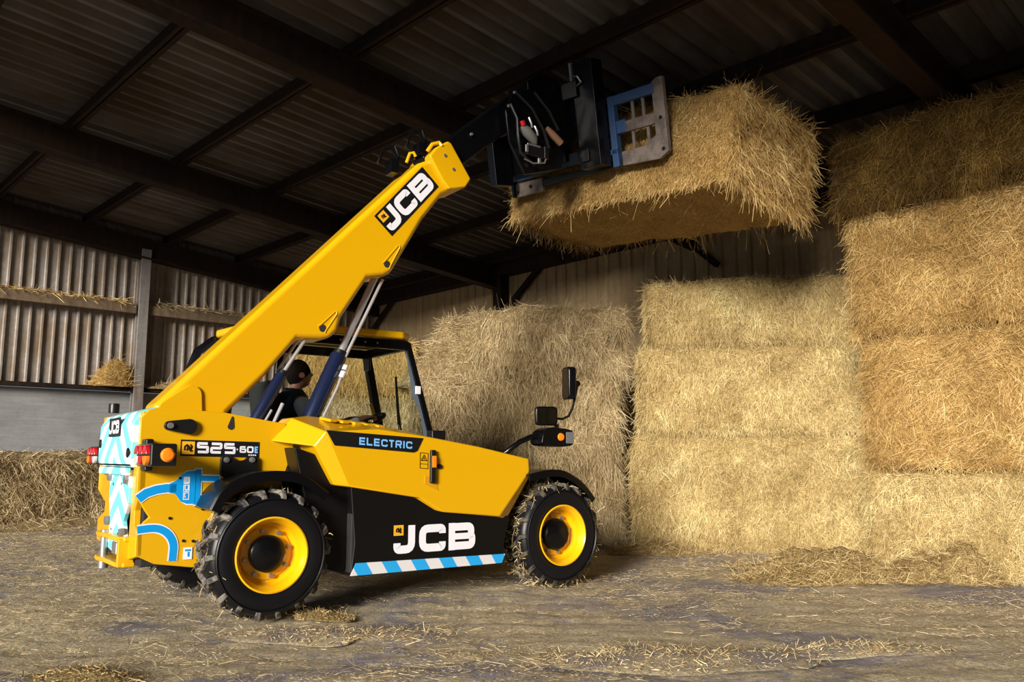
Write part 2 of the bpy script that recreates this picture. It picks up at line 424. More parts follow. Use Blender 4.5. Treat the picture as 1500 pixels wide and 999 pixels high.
def bale(name, size, mats, dens, seed, loc, rz=0.0, hang=0.5, spread=0.9, out=0.25, lenr=(.05, .16), wid=(.0028, .0055), r=.09, amp=.018, droop=.35, fringe=0, step=.06, lenf={}):
    """a square bale, its base centre at loc; straws stand out of the faces named in dens (per square metre).
    hang: 1 straws run up and down, 0 sideways."""
    g = np.random.default_rng(seed); half = np.array(size) / 2
    VV = []; FF = []; off = 0
    for key, nrm in DIRS.items():
        ax = [i for i in range(3) if nrm[i] != 0][0]; u, v = [i for i in range(3) if i != ax]
        nu = max(3, int(size[u] / step)); nv = max(3, int(size[v] / step))
        a = np.linspace(-half[u], half[u], nu); b = np.linspace(-half[v], half[v], nv)
        A, B = np.meshgrid(a, b, indexing='ij'); p = np.zeros((nu * nv, 3)); p[:, u] = A.ravel(); p[:, v] = B.ravel(); p[:, ax] = nrm[ax] * half[ax]
        q, _ = bale_map(p, half, r, seed, amp); VV.append(q)
        i, j = np.meshgrid(np.arange(nu - 1), np.arange(nv - 1), indexing='ij'); i = i.ravel(); j = j.ravel()
        f = np.stack([i * nv + j, (i + 1) * nv + j, (i + 1) * nv + j + 1, i * nv + j + 1], 1) + off
        sgn = nrm[ax] * (1 if ax != 1 else -1)
        if sgn < 0: f = f[:, ::-1]
        FF.append(f); off += nu * nv
    nb = off; nfb = sum(len(f) for f in FF); TT = [np.full(nb, .5)]
    for key, de in dens.items():
        nrm = np.array(DIRS[key], float); ax = int(np.argmax(np.abs(nrm))); u, v = [i for i in range(3) if i != ax]
        n = int(size[u] * size[v] * de)
        p = np.zeros((n, 3)); p[:, u] = (g.random(n) * 2 - 1) * half[u]; p[:, v] = (g.random(n) * 2 - 1) * half[v]; p[:, ax] = nrm[ax] * half[ax]
        q, d = bale_map(p, half, r, seed, amp)
        # tangent direction
        tv = np.zeros((n, 3)); tv[:, v if ax != 2 else u] = 1.0; th = np.zeros((n, 3)); th[:, u if ax != 2 else v] = 1.0
        clump = vnoise(q, 7, 0.5, seed + 5)
        ang = (1 - hang) * PI / 2 + g.normal(size=n) * spread + clump
        t = tv * np.cos(ang)[:, None] + th * np.sin(ang)[:, None]
        t *= np.sign(g.random(n) - .5)[:, None]
        if key not in ('+z', '-z') : t[:, 2] = -np.abs(t[:, 2]) * np.where(g.random(n) < .8, 1, -1)
        o_ = np.abs(g.normal(size=n)) * out + .06
        D = t + d * o_[:, None]
        L = (lenr[0] + g.random(n) ** 2 * (lenr[1] - lenr[0])) * lenf.get(key, 1.0); W = wid[0] + g.random(n) * (wid[1] - wid[0])
        V, F, T = straw_arrays(q - d * .006, D, L, W, np.full(n, droop) * g.random(n) * 2, 2, g)
        VV.append(V); FF.append(F + off); off += len(V)
        T = np.clip(T * .7 + .3 * (vnoise(np.repeat(q, 6, axis=0), 9, .6, seed + 9) + .5), 0, 1); TT.append(T)
    if fringe:
        n = fringe; p = np.zeros((n, 3)); e = g.integers(0, 4, n)
        uu = g.random(n) * 2 - 1
        p[:, 2] = -half[2] * (1 - .12 * g.random(n)); 
        s = (e % 2) * 2 - 1
        p[:, 0] = np.where(e < 2, uu * half[0], s * half[0]); p[:, 1] = np.where(e < 2, s * half[1], uu * half[1])
        q, d = bale_map(p, half, r, seed, amp)
        D = d * .55 + g.normal(size=(n, 3)) * .35 + np.array([0, 0, -.75])
        L = .03 + g.random(n) ** 3 * .17; W = .0025 + g.random(n) * .003
        V, F, T = straw_arrays(q, D, L, W, .35 * g.random(n), 2, g)
        VV.append(V); FF.append(F + off); off += len(V); TT.append(np.clip(T * .5 + .5, 0, 1))
    V = np.concatenate(VV); V[:, 2] += half[2]; F = np.concatenate(FF); T = np.concatenate(TT)
    mi = np.ones(len(F), int); mi[:nfb] = 0
    o = mesh_arrays(name, V, F, T, mi, mats, smooth=True)
    o.location = loc; o.rotation_euler = (0, 0, rz)
    return o
def heap(name, rx, ry, hz, mats, n, seed, loc, rz=0.0, lenr=(.06, .2), lump=.25, power=1.0):
    """a mound of loose hay on whatever is below it."""
    g = np.random.default_rng(seed)
    nr, na = 14, 40; R, A = np.meshgrid(np.linspace(0, 1, nr), np.linspace(0, 2 * PI, na, endpoint=False), indexing='ij')
    def surf(rr, aa):
        x = rr * np.cos(aa) * rx; y = rr * np.sin(aa) * ry; p = np.stack([x, y, np.zeros_like(x)], 1)
        k = 1 + vnoise(p, 5 / max(rx, ry), .25, seed); p[:, 0] *= k; p[:, 1] *= k
        z = hz * np.maximum(0, np.cos(np.clip(rr, 0, 1) * PI / 2)) ** power * (1 + vnoise(p, 9, lump, seed + 1) * .8 + vnoise(p, 26, lump * .4, seed + 2))
        p[:, 2] = np.maximum(z, 0.0) * (rr < 1) - .01 * (rr >= 1); return p
    V0 = surf(R.ravel(), A.ravel()); F0 = []
    for i in range(nr - 1):
        for j in range(na): F0.append((i * na + j, (i + 1) * na + j, (i + 1) * na + (j + 1) % na, i * na + (j + 1) % na))
    F0 = np.array(F0)
    rr = np.sqrt(g.random(n)) * 1.08; aa = g.random(n) * 2 * PI; P = surf(np.minimum(rr, .999), aa); P[:, :2] *= np.maximum(1, rr)[:, None]
    D = g.normal(size=(n, 3)) * [1, 1, .45] + [0, 0, .25]
    L = lenr[0] + g.random(n) ** 2 * (lenr[1] - lenr[0]); W = .003 + g.random(n) * .003
    V, F, T = straw_arrays(P, D, L, W, .5 * g.random(n), 2, g); V[:, 2] = np.maximum(V[:, 2], .002)
    Va = np.concatenate([V0, V]); Fa = np.concatenate([F0, F + len(V0)]); Ta = np.concatenate([np.full(len(V0), .5), T]); mi = np.ones(len(Fa), int); mi[:len(F0)] = 0
    o = mesh_arrays(name, Va, Fa, Ta, mi, mats, smooth=True); o.location = loc; o.rotation_euler = (0, 0, rz); return o

# ================================================================== THE BARN
XG, YB, XR, YO = -15.3, 10.3, 7.0, -0.9      # gable wall, back wall, right wall, open side
RZ0, RS = 5.55, 0.092                        # underside of the roof sheets: z = RZ0 - RS*y
def roof_z(y): return RZ0 - RS * y

# floor: one large surface with low ruts
def grid_floor():
    xs = np.concatenate([np.linspace(-26, -7, 20), np.linspace(-6.9, 6.9, 240), np.linspace(7, 16, 10)])
    ys = np.concatenate([np.linspace(-8, 3, 12), np.linspace(3.05, 11.5, 170), np.linspace(12, 26, 14)])
    X, Y = np.meshgrid(xs, ys, indexing='ij'); P = np.stack([X.ravel(), Y.ravel(), np.zeros(X.size)], 1)
    z = vnoise(P, 2.0, .006, 3) + vnoise(P, 9, .006, 4) + vnoise(P * [1, 2.5, 1], 24, .006, 5) + vnoise(P, 60, .0035, 6)
    P[:, 2] = z - .012
    i, j = np.meshgrid(np.arange(len(xs) - 1), np.arange(len(ys) - 1), indexing='ij'); i = i.ravel(); j = j.ravel(); ny = len(ys)
    F = np.stack([i * ny + j, (i + 1) * ny + j, (i + 1) * ny + j + 1, i * ny + j + 1], 1)
    o = mesh_arrays('floor', P, F, mats=[M_FLOOR], smooth=True); return o
tag(grid_floor(), 'dusty grey barn floor with scattered straw', kind='structure')

def ribbed(name, L, H, pitch, depth, rib, m, top=None, wave=False):
    """profiled sheet in local x (length) and z (height); ribs stand out toward -y."""
    xs = []; n = int(L / pitch)
    for i in range(n + 1):
        x = i * pitch
        if wave:
            for k in range(6): xs.append((x + pitch * k / 6, -depth / 2 * (1 + math.sin(2 * PI * k / 6))))
        else: xs += [(x, 0), (x + pitch - rib * 1.6, 0), (x + pitch - rib * 1.25, -depth), (x + pitch - rib * .35, -depth)]
    xs = [p for p in xs if p[0] <= L + 1e-6]; mb = MB(); vs = []
    for x, y in xs:
        t = H if top is None else top(x); vs += [(x, y, 0), (x, y, t), (x, y + .012, 0), (x, y + .012, t)]
    fs = []
    for i in range(len(xs) - 1):
        a, b = 4 * i, 4 * i + 4; fs += [(a, b, b + 1, a + 1), (a + 2, a + 3, b + 3, b + 2), (a + 1, b + 1, b + 3, a + 3), (a, a + 2, b + 2, b)]
    mb.add(vs, fs); return mb

# gable wall on the left: local x runs along the barn's Y, ribs stand toward +X
g = ribbed('wall_left', YB - YO + .4, 0, .1815, .036, .030, None, top=lambda x: roof_z(YO - .2 + x) - 2.17)
o = g.build('wall_left', M_WALLSHEET, smooth=0); o.location = barn(XG - .01, YO - .2, 2.17); o.rotation_euler = (0, 0, -AB + PI / 2)
tag(o, 'grey profiled metal sheets with vertical ribs above the concrete, left side of barn', kind='structure')
mb = MB(); mb.box((0, 0, 0), (.22, YB - YO + .6, 2.16)); o = mb.build('wall_left_base', M_CONC, bevel=.01)
o.location = barn(XG - .10, (YB + YO) / 2, 1.08); o.rotation_euler = (0, 0, -AB); tag(o, 'plain grey concrete panel wall under the ribbed sheets', kind='structure')
g = ribbed('wall_back', XR - XG + .2, roof_z(YB) + .02, .235, .03, .07, None)
o = g.build('wall_back', M_BACKSHEET, smooth=0); o.location = barn(XG - .1, YB, 0); o.rotation_euler = (0, 0, -AB)
tag(o, 'brown ribbed metal wall behind the bale stacks', kind='structure')
g = ribbed('wall_right', YB - YO + .4, 0, .235, .03, .07, None, top=lambda x: roof_z(YB + .2 - x))
o = g.build('wall_right', M_BACKSHEET, smooth=0); o.location = barn(XR, YB + .2, 0); o.rotation_euler = (0, 0, -AB - PI / 2)
tag(o, 'dark ribbed barn wall beyond the right edge of the picture', kind='structure')
# roof sheets: corrugations run down the slope
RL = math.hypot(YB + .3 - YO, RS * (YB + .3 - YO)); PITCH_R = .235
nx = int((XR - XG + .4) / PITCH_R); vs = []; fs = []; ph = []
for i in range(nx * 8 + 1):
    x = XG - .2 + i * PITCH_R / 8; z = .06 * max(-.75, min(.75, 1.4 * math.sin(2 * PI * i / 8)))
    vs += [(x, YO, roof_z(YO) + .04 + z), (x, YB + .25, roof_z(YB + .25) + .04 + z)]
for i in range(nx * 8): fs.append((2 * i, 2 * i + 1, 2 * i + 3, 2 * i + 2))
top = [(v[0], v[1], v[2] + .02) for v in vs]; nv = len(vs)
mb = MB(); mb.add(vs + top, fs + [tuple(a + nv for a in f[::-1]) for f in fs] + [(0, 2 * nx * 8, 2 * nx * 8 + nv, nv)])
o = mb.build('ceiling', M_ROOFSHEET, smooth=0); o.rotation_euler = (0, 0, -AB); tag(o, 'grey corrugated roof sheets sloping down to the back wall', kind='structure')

def i_beam(a, b, w, h, t, m, name):
    a, b = Vector(a), Vector(b); T = (b - a).normalized(); side = T.cross(Vector((0, 0, 1))).normalized(); u = side.cross(T)
    mb = MB()
    mb.span(a - u * t / 2, b - u * t / 2, w, t); mb.span(a - u * (h - t / 2), b - u * (h - t / 2), w, t); mb.span(a - u * h / 2, b - u * h / 2, t, h - 2 * t)
    return mb.build(name, m, smooth=0, bevel=0)
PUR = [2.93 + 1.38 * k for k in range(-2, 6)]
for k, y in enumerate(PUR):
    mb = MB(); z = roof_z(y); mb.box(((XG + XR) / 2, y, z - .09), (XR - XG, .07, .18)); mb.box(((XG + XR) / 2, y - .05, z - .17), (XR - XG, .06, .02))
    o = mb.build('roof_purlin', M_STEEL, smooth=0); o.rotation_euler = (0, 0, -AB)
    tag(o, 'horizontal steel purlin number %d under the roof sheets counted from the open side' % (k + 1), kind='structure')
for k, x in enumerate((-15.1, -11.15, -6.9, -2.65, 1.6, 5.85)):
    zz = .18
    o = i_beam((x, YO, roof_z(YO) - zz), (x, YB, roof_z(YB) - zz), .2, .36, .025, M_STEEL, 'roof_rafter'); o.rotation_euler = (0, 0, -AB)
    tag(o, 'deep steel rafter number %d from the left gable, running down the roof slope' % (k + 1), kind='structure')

def barn_thing(mb, name, m, label, cat, **k):
    o = mb.build(name, m, **k); o.rotation_euler = (0, 0, -AB); return tag(o, label, cat)
# gable posts and rails
for (y, w, lab) in ((5.30, .16, 'grey steel post standing in front of the ribbed gable wall'),):
    mb = MB(); mb.box((XG + .10, y, 2.35), (.03, w, 4.7)); mb.box((XG + .17, y, 2.35), (.12, .02, 4.7)); mb.box((XG + .24, y, 2.35), (.03, w, 4.7))
    barn_thing(mb, 'wall_post', M_POST, lab, 'post', smooth=0)
mb = MB(); mb.box((XG + .15, (YO + 5.2) / 2, 3.62), (.10, 5.2 - YO, .17)); barn_thing(mb, 'wall_rail', M_RAIL, 'dusty timber rail across the ribbed wall, left of the post', 'rail', smooth=0, bevel=.01)
mb = MB(); mb.box((XG + .15, (YB + 5.4) / 2, 3.62), (.10, YB - 5.4, .17)); barn_thing(mb, 'wall_rail', M_RAIL, 'dusty timber rail across the ribbed wall, right of the post behind the boom', 'rail', smooth=0, bevel=.01)
mb = MB(); mb.box((XG + .10, (YO + 5.2) / 2, 2.20), (.16, 5.2 - YO, .07)); barn_thing(mb, 'sill_angle', M_STEEL, 'dark steel sill on top of the concrete wall, left of the post', 'rail', smooth=0)
mb = MB(); mb.box((XG + .10, (YB + 5.4) / 2, 2.20), (.16, YB - 5.4, .07)); barn_thing(mb, 'sill_angle', M_STEEL, 'dark steel sill on top of the concrete wall, behind the boom', 'rail', smooth=0)
# loose hay lying on rail and sill
def strewn(name, y0, y1, x, z, n, mats, label, seed, h=.05):
    g = np.random.default_rng(seed); P = np.stack([x + g.normal(size=n) * .025, y0 + (y1 - y0) * g.random(n), z + g.random(n) ** 2 * h], 1)
    D = g.normal(size=(n, 3)) * [.35, 1, .18]; V, F, T = straw_arrays(P, D, .05 + g.random(n) * .14, .005 + g.random(n) * .005, .2 * g.random(n), 2, g)
    o = mesh_arrays(name, V, F, T, np.zeros(len(F), int), [mats[1]]); o.rotation_euler = (0, 0, -AB); return tag(o, label, 'hay', kind='stuff')
strewn('loose_hay', 1.0, 5.1, XG + .16, 3.71, 1500, HAY_GOLD, 'loose straw lying along the timber rail left of the post', 41)
strewn('loose_hay', 5.5, 8.6, XG + .16, 3.71, 1200, HAY_GREY, 'loose straw lying along the timber rail behind the boom', 42, .09)
o = heap('hay_tuft', .13, .42, .42, HAY_GOLD, 1600, 43, barn(XG + .17, 4.95, 2.24), -AB, lump=.2); tag(o, 'tuft of loose hay on the sill at the foot of the grey post', 'hay')
o = heap('hay_tuft', .12, .55, .14, HAY_GREY, 700, 44, barn(XG + .17, 6.0, 2.24), -AB, lump=.2); tag(o, 'low strip of hay on the sill just right of the grey post', 'hay')
# back-wall column and braces
mb = MB(); mb.box((-11.04, YB - .14, 2.2), (.2, .2, 4.4)); barn_thing(mb, 'back_wall_column', M_STEEL, 'dark column on the back wall above the left pile of bales', 'post', smooth=0)
for a, b, lab in (((-10.0, 4.36), (-11.0, 3.62), 'diagonal steel brace rising right from the back wall column'),
                  ((-14.35, 4.36), (-15.2, 3.75), 'diagonal steel brace in the far corner behind the cab roof'),
                  ((-7.25, 4.42), (-6.5, 3.75), 'diagonal steel brace under the lifted bale on the back wall')):
    mb = MB(); mb.span((a[0], YB - .12, a[1]), (b[0], YB - .12, b[1]), .08, .08); barn_thing(mb, 'wall_brace', M_STEEL, lab, 'brace', smooth=0)
mb = MB(); mb.box(((XG + XR) / 2, YB - .15, roof_z(YB) - .17), (XR - XG, .22, .28)); o = mb.build('eaves_beam', M_STEEL, smooth=0); o.rotation_euler = (0, 0, -AB); tag(o, 'dark eaves beam along the top of the back wall', kind='structure')

# ================================================================== THE BALES
def place(name, label, size, corner, rz, mats, dens, seed, group=None, **k):
    """corner = left front bottom corner; local x runs right along the front face, local y away."""
    c = Vector(corner) + Matrix.Rotation(rz, 3, 'Z') @ Vector((size[0] / 2, size[1] / 2, 0))
    o = bale(name, size, mats, dens, seed, c, rz, **k); tag(o, label, 'hay bale', group); return o
RSK = -AB
# right stack (front on the barn line Y = 7.86, left end X = -3.55)
G1 = 'bales in the tall stack at the right'
place('hay_bale', 'bottom hay bale of the tall right stack, resting on the floor', (2.5, 1.2, .93), barn(-3.52, 7.84, 0), RSK, HAY_PALE, {'-y': 7500, '-x': 1500}, 101, G1, hang=.3, spread=1.0)
place('hay_bale', 'golden hay bale second from the floor in the tall right stack', (2.5, 1.2, 1.25), barn(-3.50, 7.88, .92), RSK, HAY_GOLD, {'-y': 7500, '-x': 2500}, 102, G1, hang=.15, spread=.55)
place('hay_bale', 'golden hay bale third from the floor in the tall right stack', (2.5, 1.2, 1.22), barn(-3.56, 7.86, 2.16), RSK, HAY_GOLD, {'-y': 7500, '-x': 4000}, 103, G1, hang=.35, spread=.8)
place('hay_bale', 'brown hay bale topping the tall right stack, with shade darkened into its colour', (2.5, 1.2, .86), barn(-3.66, 7.80, 3.36), RSK, HAY_BROWN_SHADE, {'-y': 9000, '-x': 8000, '+z': 2500}, 104, G1, hang=.8, spread=.7, r=.16, amp=.03)
# middle stack
G2 = 'bales in the middle stack'
MS = math.atan2(9.06 - 9.72, 3.55 - 1.39) + .04
o1 = Vector((1.40, 9.72, 0))
place('hay_bale', 'tall pale hay bale at the bottom of the middle stack', (2.55, 1.2, 1.28), o1 + Vector((-.03, 0, 0)), MS, HAY_PALE, {'-y': 7500, '-x': 5000}, 111, G2, hang=.5, spread=1.1)
place('hay_bale', 'pale hay bale in the middle of the middle stack', (2.45, 1.2, 1.02), o1 + Vector((.07, .0, 1.27)), MS, HAY_PALE, {'-y': 7500, '-x': 6000}, 112, G2, hang=.75, spread=.8)
place('hay_bale', 'pale hay bale on top of the middle stack below the lifted bale', (2.45, 1.2, .80), o1 + Vector((.16, .0, 2.28)), MS, HAY_PALE, {'-y': 8000, '-x': 6000, '+z': 2500}, 113, G2, hang=.85, spread=.6, r=.12)
# left pile, behind the mirrors
G3 = 'bales in the left pile behind the machine'
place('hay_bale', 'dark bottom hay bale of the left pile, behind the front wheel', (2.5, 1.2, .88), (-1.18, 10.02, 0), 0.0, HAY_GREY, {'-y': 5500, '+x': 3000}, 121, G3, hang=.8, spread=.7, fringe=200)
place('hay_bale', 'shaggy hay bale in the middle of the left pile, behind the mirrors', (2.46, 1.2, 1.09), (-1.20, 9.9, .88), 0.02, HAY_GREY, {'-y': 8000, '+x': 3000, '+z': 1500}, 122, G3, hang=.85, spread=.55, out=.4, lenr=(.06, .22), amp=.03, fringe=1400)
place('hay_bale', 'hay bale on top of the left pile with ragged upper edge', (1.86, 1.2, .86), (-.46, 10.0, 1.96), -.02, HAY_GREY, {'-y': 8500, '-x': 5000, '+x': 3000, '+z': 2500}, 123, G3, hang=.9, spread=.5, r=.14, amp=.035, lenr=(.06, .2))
o = heap('hay_slump', .74, .46, .84, HAY_GREY, 12000, 124, (-.52, 10.47, 1.88), 0, lump=.16, power=.7); tag(o, 'slumped loose hay on the left shoulder of the left pile', 'hay')
# pile seen through the cab
G4 = 'bales behind the cab'
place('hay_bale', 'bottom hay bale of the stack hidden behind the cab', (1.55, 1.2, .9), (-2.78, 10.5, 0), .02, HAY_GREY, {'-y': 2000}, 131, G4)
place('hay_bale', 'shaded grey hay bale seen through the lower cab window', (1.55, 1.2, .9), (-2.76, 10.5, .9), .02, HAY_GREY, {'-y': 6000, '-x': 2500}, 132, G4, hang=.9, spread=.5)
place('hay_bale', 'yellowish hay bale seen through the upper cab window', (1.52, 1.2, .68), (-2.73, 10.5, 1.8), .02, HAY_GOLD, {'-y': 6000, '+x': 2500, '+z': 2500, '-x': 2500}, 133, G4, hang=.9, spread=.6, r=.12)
# low row along the gable wall (long side faces the yard)
G5 = 'low bales along the concrete wall'
for k, (y, lab) in enumerate(((.15, 'low hay bale against the concrete wall at the left edge'), (2.6, 'low hay bale against the concrete wall, just left of the machine'), (5.05, 'low hay bale against the concrete wall, behind the rear of the machine'))):
    place('hay_bale', lab, (2.44, 1.1, 1.08), barn(-14.08, y, 0), -AB + PI / 2, HAY_GREY, {'-y': 4200, '+z': 900, '-x': 500}, 141 + k, G5, hang=.6, spread=1.0, lenr=(.06, .2), wid=(.005, .009), fringe=500, amp=.03)

# ================================================================== LIFTED BALE
def frame_axes(yaw, pit, rol):
    F = Vector((math.sin(yaw) * math.cos(pit), math.cos(yaw) * math.cos(pit), math.sin(pit))); R = Vector((math.cos(yaw), -math.sin(yaw), 0)); U = R.cross(F)
    return R * math.cos(rol) + U * math.sin(rol), F, -R * math.sin(rol) + U * math.cos(rol)
R_, F_, U_ = frame_axes(RAD(46.5), RAD(-4.3), RAD(-4.4))
B0 = Vector((-0.056, 8.902, 3.573))
LB = (2.8, 1.33, .90)
c = B0 + R_ * 1.4 + F_ * (LB[1] / 2)
o = bale('lifted_hay_bale', LB, HAY_GOLD, {'-y': 9500, '+x': 9500, '-x': 5000, '-z': 350, '+z': 2500}, 151, (0, 0, 0), hang=.8, spread=.65, out=.3, lenr=(.05, .2), r=.06, amp=.022, fringe=900, droop=.2, lenf={'-y': .42, '-z': .5, '-x': .7})
M4 = Matrix((R_, F_, U_)).transposed().to_4x4(); M4.translation = c; o.matrix_world = M4
tag(o, 'large hay bale lifted high in the air by the yellow machine', 'hay bale')

# ================================================================== BALE FRAME (implement) AND CARRIAGE
R2, F2, U2 = frame_axes(RAD(46.5), RAD(11.0), RAD(-2.8))
P0 = B0 + R_ * .22 + F_ * -.10 + U_ * .26
imp = bpy.data.objects.new('bale_fork_frame', None); COL.objects.link(imp)
M5 = Matrix((R2, F2, U2)).transposed().to_4x4(); M5.translation = P0; imp.matrix_world = M5
tag(imp, 'worn blue and grey steel bale fork frame held against the lifted bale', 'bale fork')
W_, H_ = 2.0, .70
def IB(name, pieces, m, parent=imp, bevel=.006):
    mb = MB()
    for a, b in pieces:
        mb.box([(a[i] + b[i]) / 2 for i in range(3)], [abs(b[i] - a[i]) for i in range(3)])
    return mb.build(name, m, parent, bevel=bevel)
IB('bottom_plate', [((0, -.04, -.05), (.42, 0, .09))], M_RUSTYGREY)
IB('cross_bar', [((.42, -.04, 0), (1.5, 0, .07))], M_BLK)  # middle of the bottom bar coloured black to stand in for shade
mb = MB(); mb.prism([(1.48, .0), (1.90, -.02), (2.0, .03), (2.0, H_), (1.93, H_), (1.88, H_ - .03), (1.88, .20), (1.75, .13), (1.48, .13)], -.05, 0); mb.build('side_plate', M_RUSTYGREY, imp, bevel=.005)
IB('top_rail', [((1.42, -.06, H_ - .13), (1.90, -.01, H_ - .04))], M_BLUEPAINT)
IB('top_rail', [((.9, -.06, H_ - .17), (1.15, -.01, H_ - .06))], M_BLUEPAINT)
IB('middle_rail', [((1.55, -.05, .30), (1.89, -.01, .40))], M_RUSTYGREY)
IB('lower_rail', [((.02, -.07, .11), (.62, -.02, .18)), ((.62, -.07, .12), (1.45, -.02, .17))], M_BLUEPAINT)
IB('upright', [((1.38, -.07, .0), (1.45, 0, H_ - .04)), ((1.45, -.06, .30), (1.56, 0, .42))], M_BLUEPAINT)
IB('upright', [((0.0, -.07, -.05), (.035, 0, H_ + .02))], M_GLOSSBLK)
for u in (1.62, 1.74): IB('slat', [((u, -.03, .40), (u + .03, -.01, .58))], M_RUSTYGREY, bevel=.003)
for u in (1.6, 1.77): IB('slat', [((u, -.03, .12), (u + .03, -.01, .30))], M_RUSTYGREY, bevel=.003)
for u, w in ((1.95, .06), (1.95, .34), (.05, .0), (.26, .03)):
    mb = MB(); mb.lathe([(0, -.004), (.018, -.004), (.018, .01)], (u, -.05, w), (0, 1, 0), 12); mb.build('bolt', M_BLK, imp)
for u in (.45, 1.55):
    mb = MB(); mb.tube([(u, 0, .06), (u, .6, .06), (u, 1.0, .06)], [.028, .024, .004], 10); mb.build('tine', M_GLOSSBLK, imp)

# ================================================================== TELEHANDLER
T = empty('telehandler', MLOC, MROT)
tag(T, 'yellow and black telescopic handler with raised boom holding a hay bale', 'telehandler')
def PL(name, poly, y0, y1, m, bevel=.006, parent=T, plane='xz', **k):
    mb = MB(); mb.prism(poly, y0, y1, plane=plane); return mb.build(name, m, parent, bevel=bevel, **k)

# chassis
mb = MB(); mb.box((-.1, 0, .50), (3.0, .9, .34)); mb.box((-1.55, 0, .8), (.7, 1.1, .9)); mb.box((1.25, 0, .72), (.75, .9, .3)); mb.box((-.75, -.35, .75), (.5, .5, .9))
mb.box((0, -.62, .45), (1.25, .5, .40)); mb.build('chassis', M_DARKIN, T, bevel=.01)
for x in (-1.19, 1.19):
    mb = MB(); mb.tube([(x, -.62, .415), (x, -.3, .415), (x, .3, .415), (x, .62, .415)], [.09, .11, .11, .09], 16); mb.build('axle', M_BLK, T)

# rear body plates
SP = [(-1.955, 1.278), (-1.91, 1.331), (-1.85, 1.348), (-1.431, 1.326), (-1.015, 1.262), (-.95, 1.10), (-1.05, .78), (-1.30, .36), (-1.601, .335), (-1.83, .372), (-1.932, .425), (-1.94, .585), (-1.90, .635), (-1.872, .66), (-1.90, .70), (-1.955, .795)]
sp = PL('body_side_plate', SP, -.605, -.575, M_YEL)
SPL = [(p[0], p[1]) for p in SP]
PL('body_side_plate', SPL, .66, .69, M_YEL)
PL('body_top_plate', [(-1.60, 1.20), (-1.60, 1.335), (-1.431, 1.318), (-1.03, 1.255), (-1.03, 1.20)], -.575, .1, M_YEL)
# rear wall, flange and counterweight cover
mb = MB(); mb.box((-1.84, .02, .83), (.04, 1.0, .90)); mb.build('rear_recess', M_DARKIN, T)
mb = MB(); mb.prism([(.69, 1.33), (.69, .79), (.45, .71), (.45, .65), (.69, .585), (.68, .43), (.26, .41), (.26, .96), (.56, .96), (.56, 1.33)], -1.945, -1.915, plane='yz'); mb.build('rear_flange', M_YEL, T, bevel=.008)
mb = MB(); mb.prism([(-.43, .97), (-.605, .97), (-.605, .80), (-.52, .70), (-.52, .62), (-.605, .575), (-.605, .42), (-.30, .37), (-.30, .45), (-.40, .5)], -1.945, -1.90, plane='yz'); mb.build('rear_flange', M_YEL, T, bevel=.008)
mb = MB(); mb.box((-1.92, .02, 1.14), (.04, 1.17, .36)); mb.build('rear_plate', M_YEL, T, bevel=.01)
CV = [(-1.80, .965), (-1.965, .965), (-1.99, 1.00), (-1.985, 1.25), (-1.94, 1.325), (-1.86, 1.352), (-1.78, 1.352)]
mb = MB(); mb.prism(CV, -.50, .575); cover = mb.build('counterweight_cover', M_CHEV, T, bevel=.03, segs=3)
mb = MB(); mb.box((-1.975, .03, .94), (.03, .95, .05)); mb.build('cover_lower_trim', M_CHEV2, T, bevel=.01)
mb = MB(); mb.prism([(-.42, .95), (.20, .95), (.20, .75), (.12, .62), (.15, .42), (-.30, .38), (-.40, .47), (-.30, .62), (-.43, .74)], -1.965, -1.935, plane='yz'); mb.build('chevron_plate', M_CHEV2, T, bevel=.006)
for y, z in ((.16, .90), (-.38, .89), (.17, .60), (-.33, .55)):
    mb = MB(); mb.lathe([(0, 0), (.030, 0), (.034, .012), (.034, .03)], (-1.99, y, z), (1, 0, 0), 6); mb.build('bolt', M_ZINC, T)
for y, z in ((.07, .85), (-.2, .86), (.05, .55), (-.17, .53)):
    mb = MB(); mb.lathe([(0, 0), (.010, 0), (.010, .01)], (-1.968, y, z), (1, 0, 0), 8); mb.build('bolt', M_BLK, T)
for y, z in ((.50, 1.13), (-.46, 1.06)):
    mb = MB(); mb.lathe([(0, 0), (.03, .003), (.035, .02)], (-2.0, y, z), (1, 0, 0), 12); mb.build('cover_latch', M_BLK, T)
mb = MB(); mb.lathe([(0, .07), (.035, .07), (.038, .06), (.038, 0)], (-1.90, .58, 1.36), (0, 0, 1), 16); mb.build('black_cap', M_BLK, T)
# tow hitch: two yellow jaws with a pin
mb = MB()
for z in (.34, .50):
    mb.prism([(-1.90, -.42), (-1.97, -.42), (-2.01, -.34), (-2.02, .0), (-2.04, .10), (-2.03, .22), (-1.97, .30), (-1.90, .26)], z, z + .03, plane='xy')
mb.box((-1.955, -.39, .43), (.10, .04, .18)); mb.build('tow_hitch', M_YEL, T, bevel=.008)
mb = MB(); mb.tube([(-1.985, .15, .33), (-1.985, .15, .54)], .026, 12); mb.tube([(-1.985, .15, .285), (-1.985, .15, .335)], .034, 12); mb.build('hitch_pin', M_ZINC, T)
mb = MB(); mb.box((-1.96, -.14, .44), (.04, .14, .08)); mb.build('hitch_block', M_ZINC, T, bevel=.01)

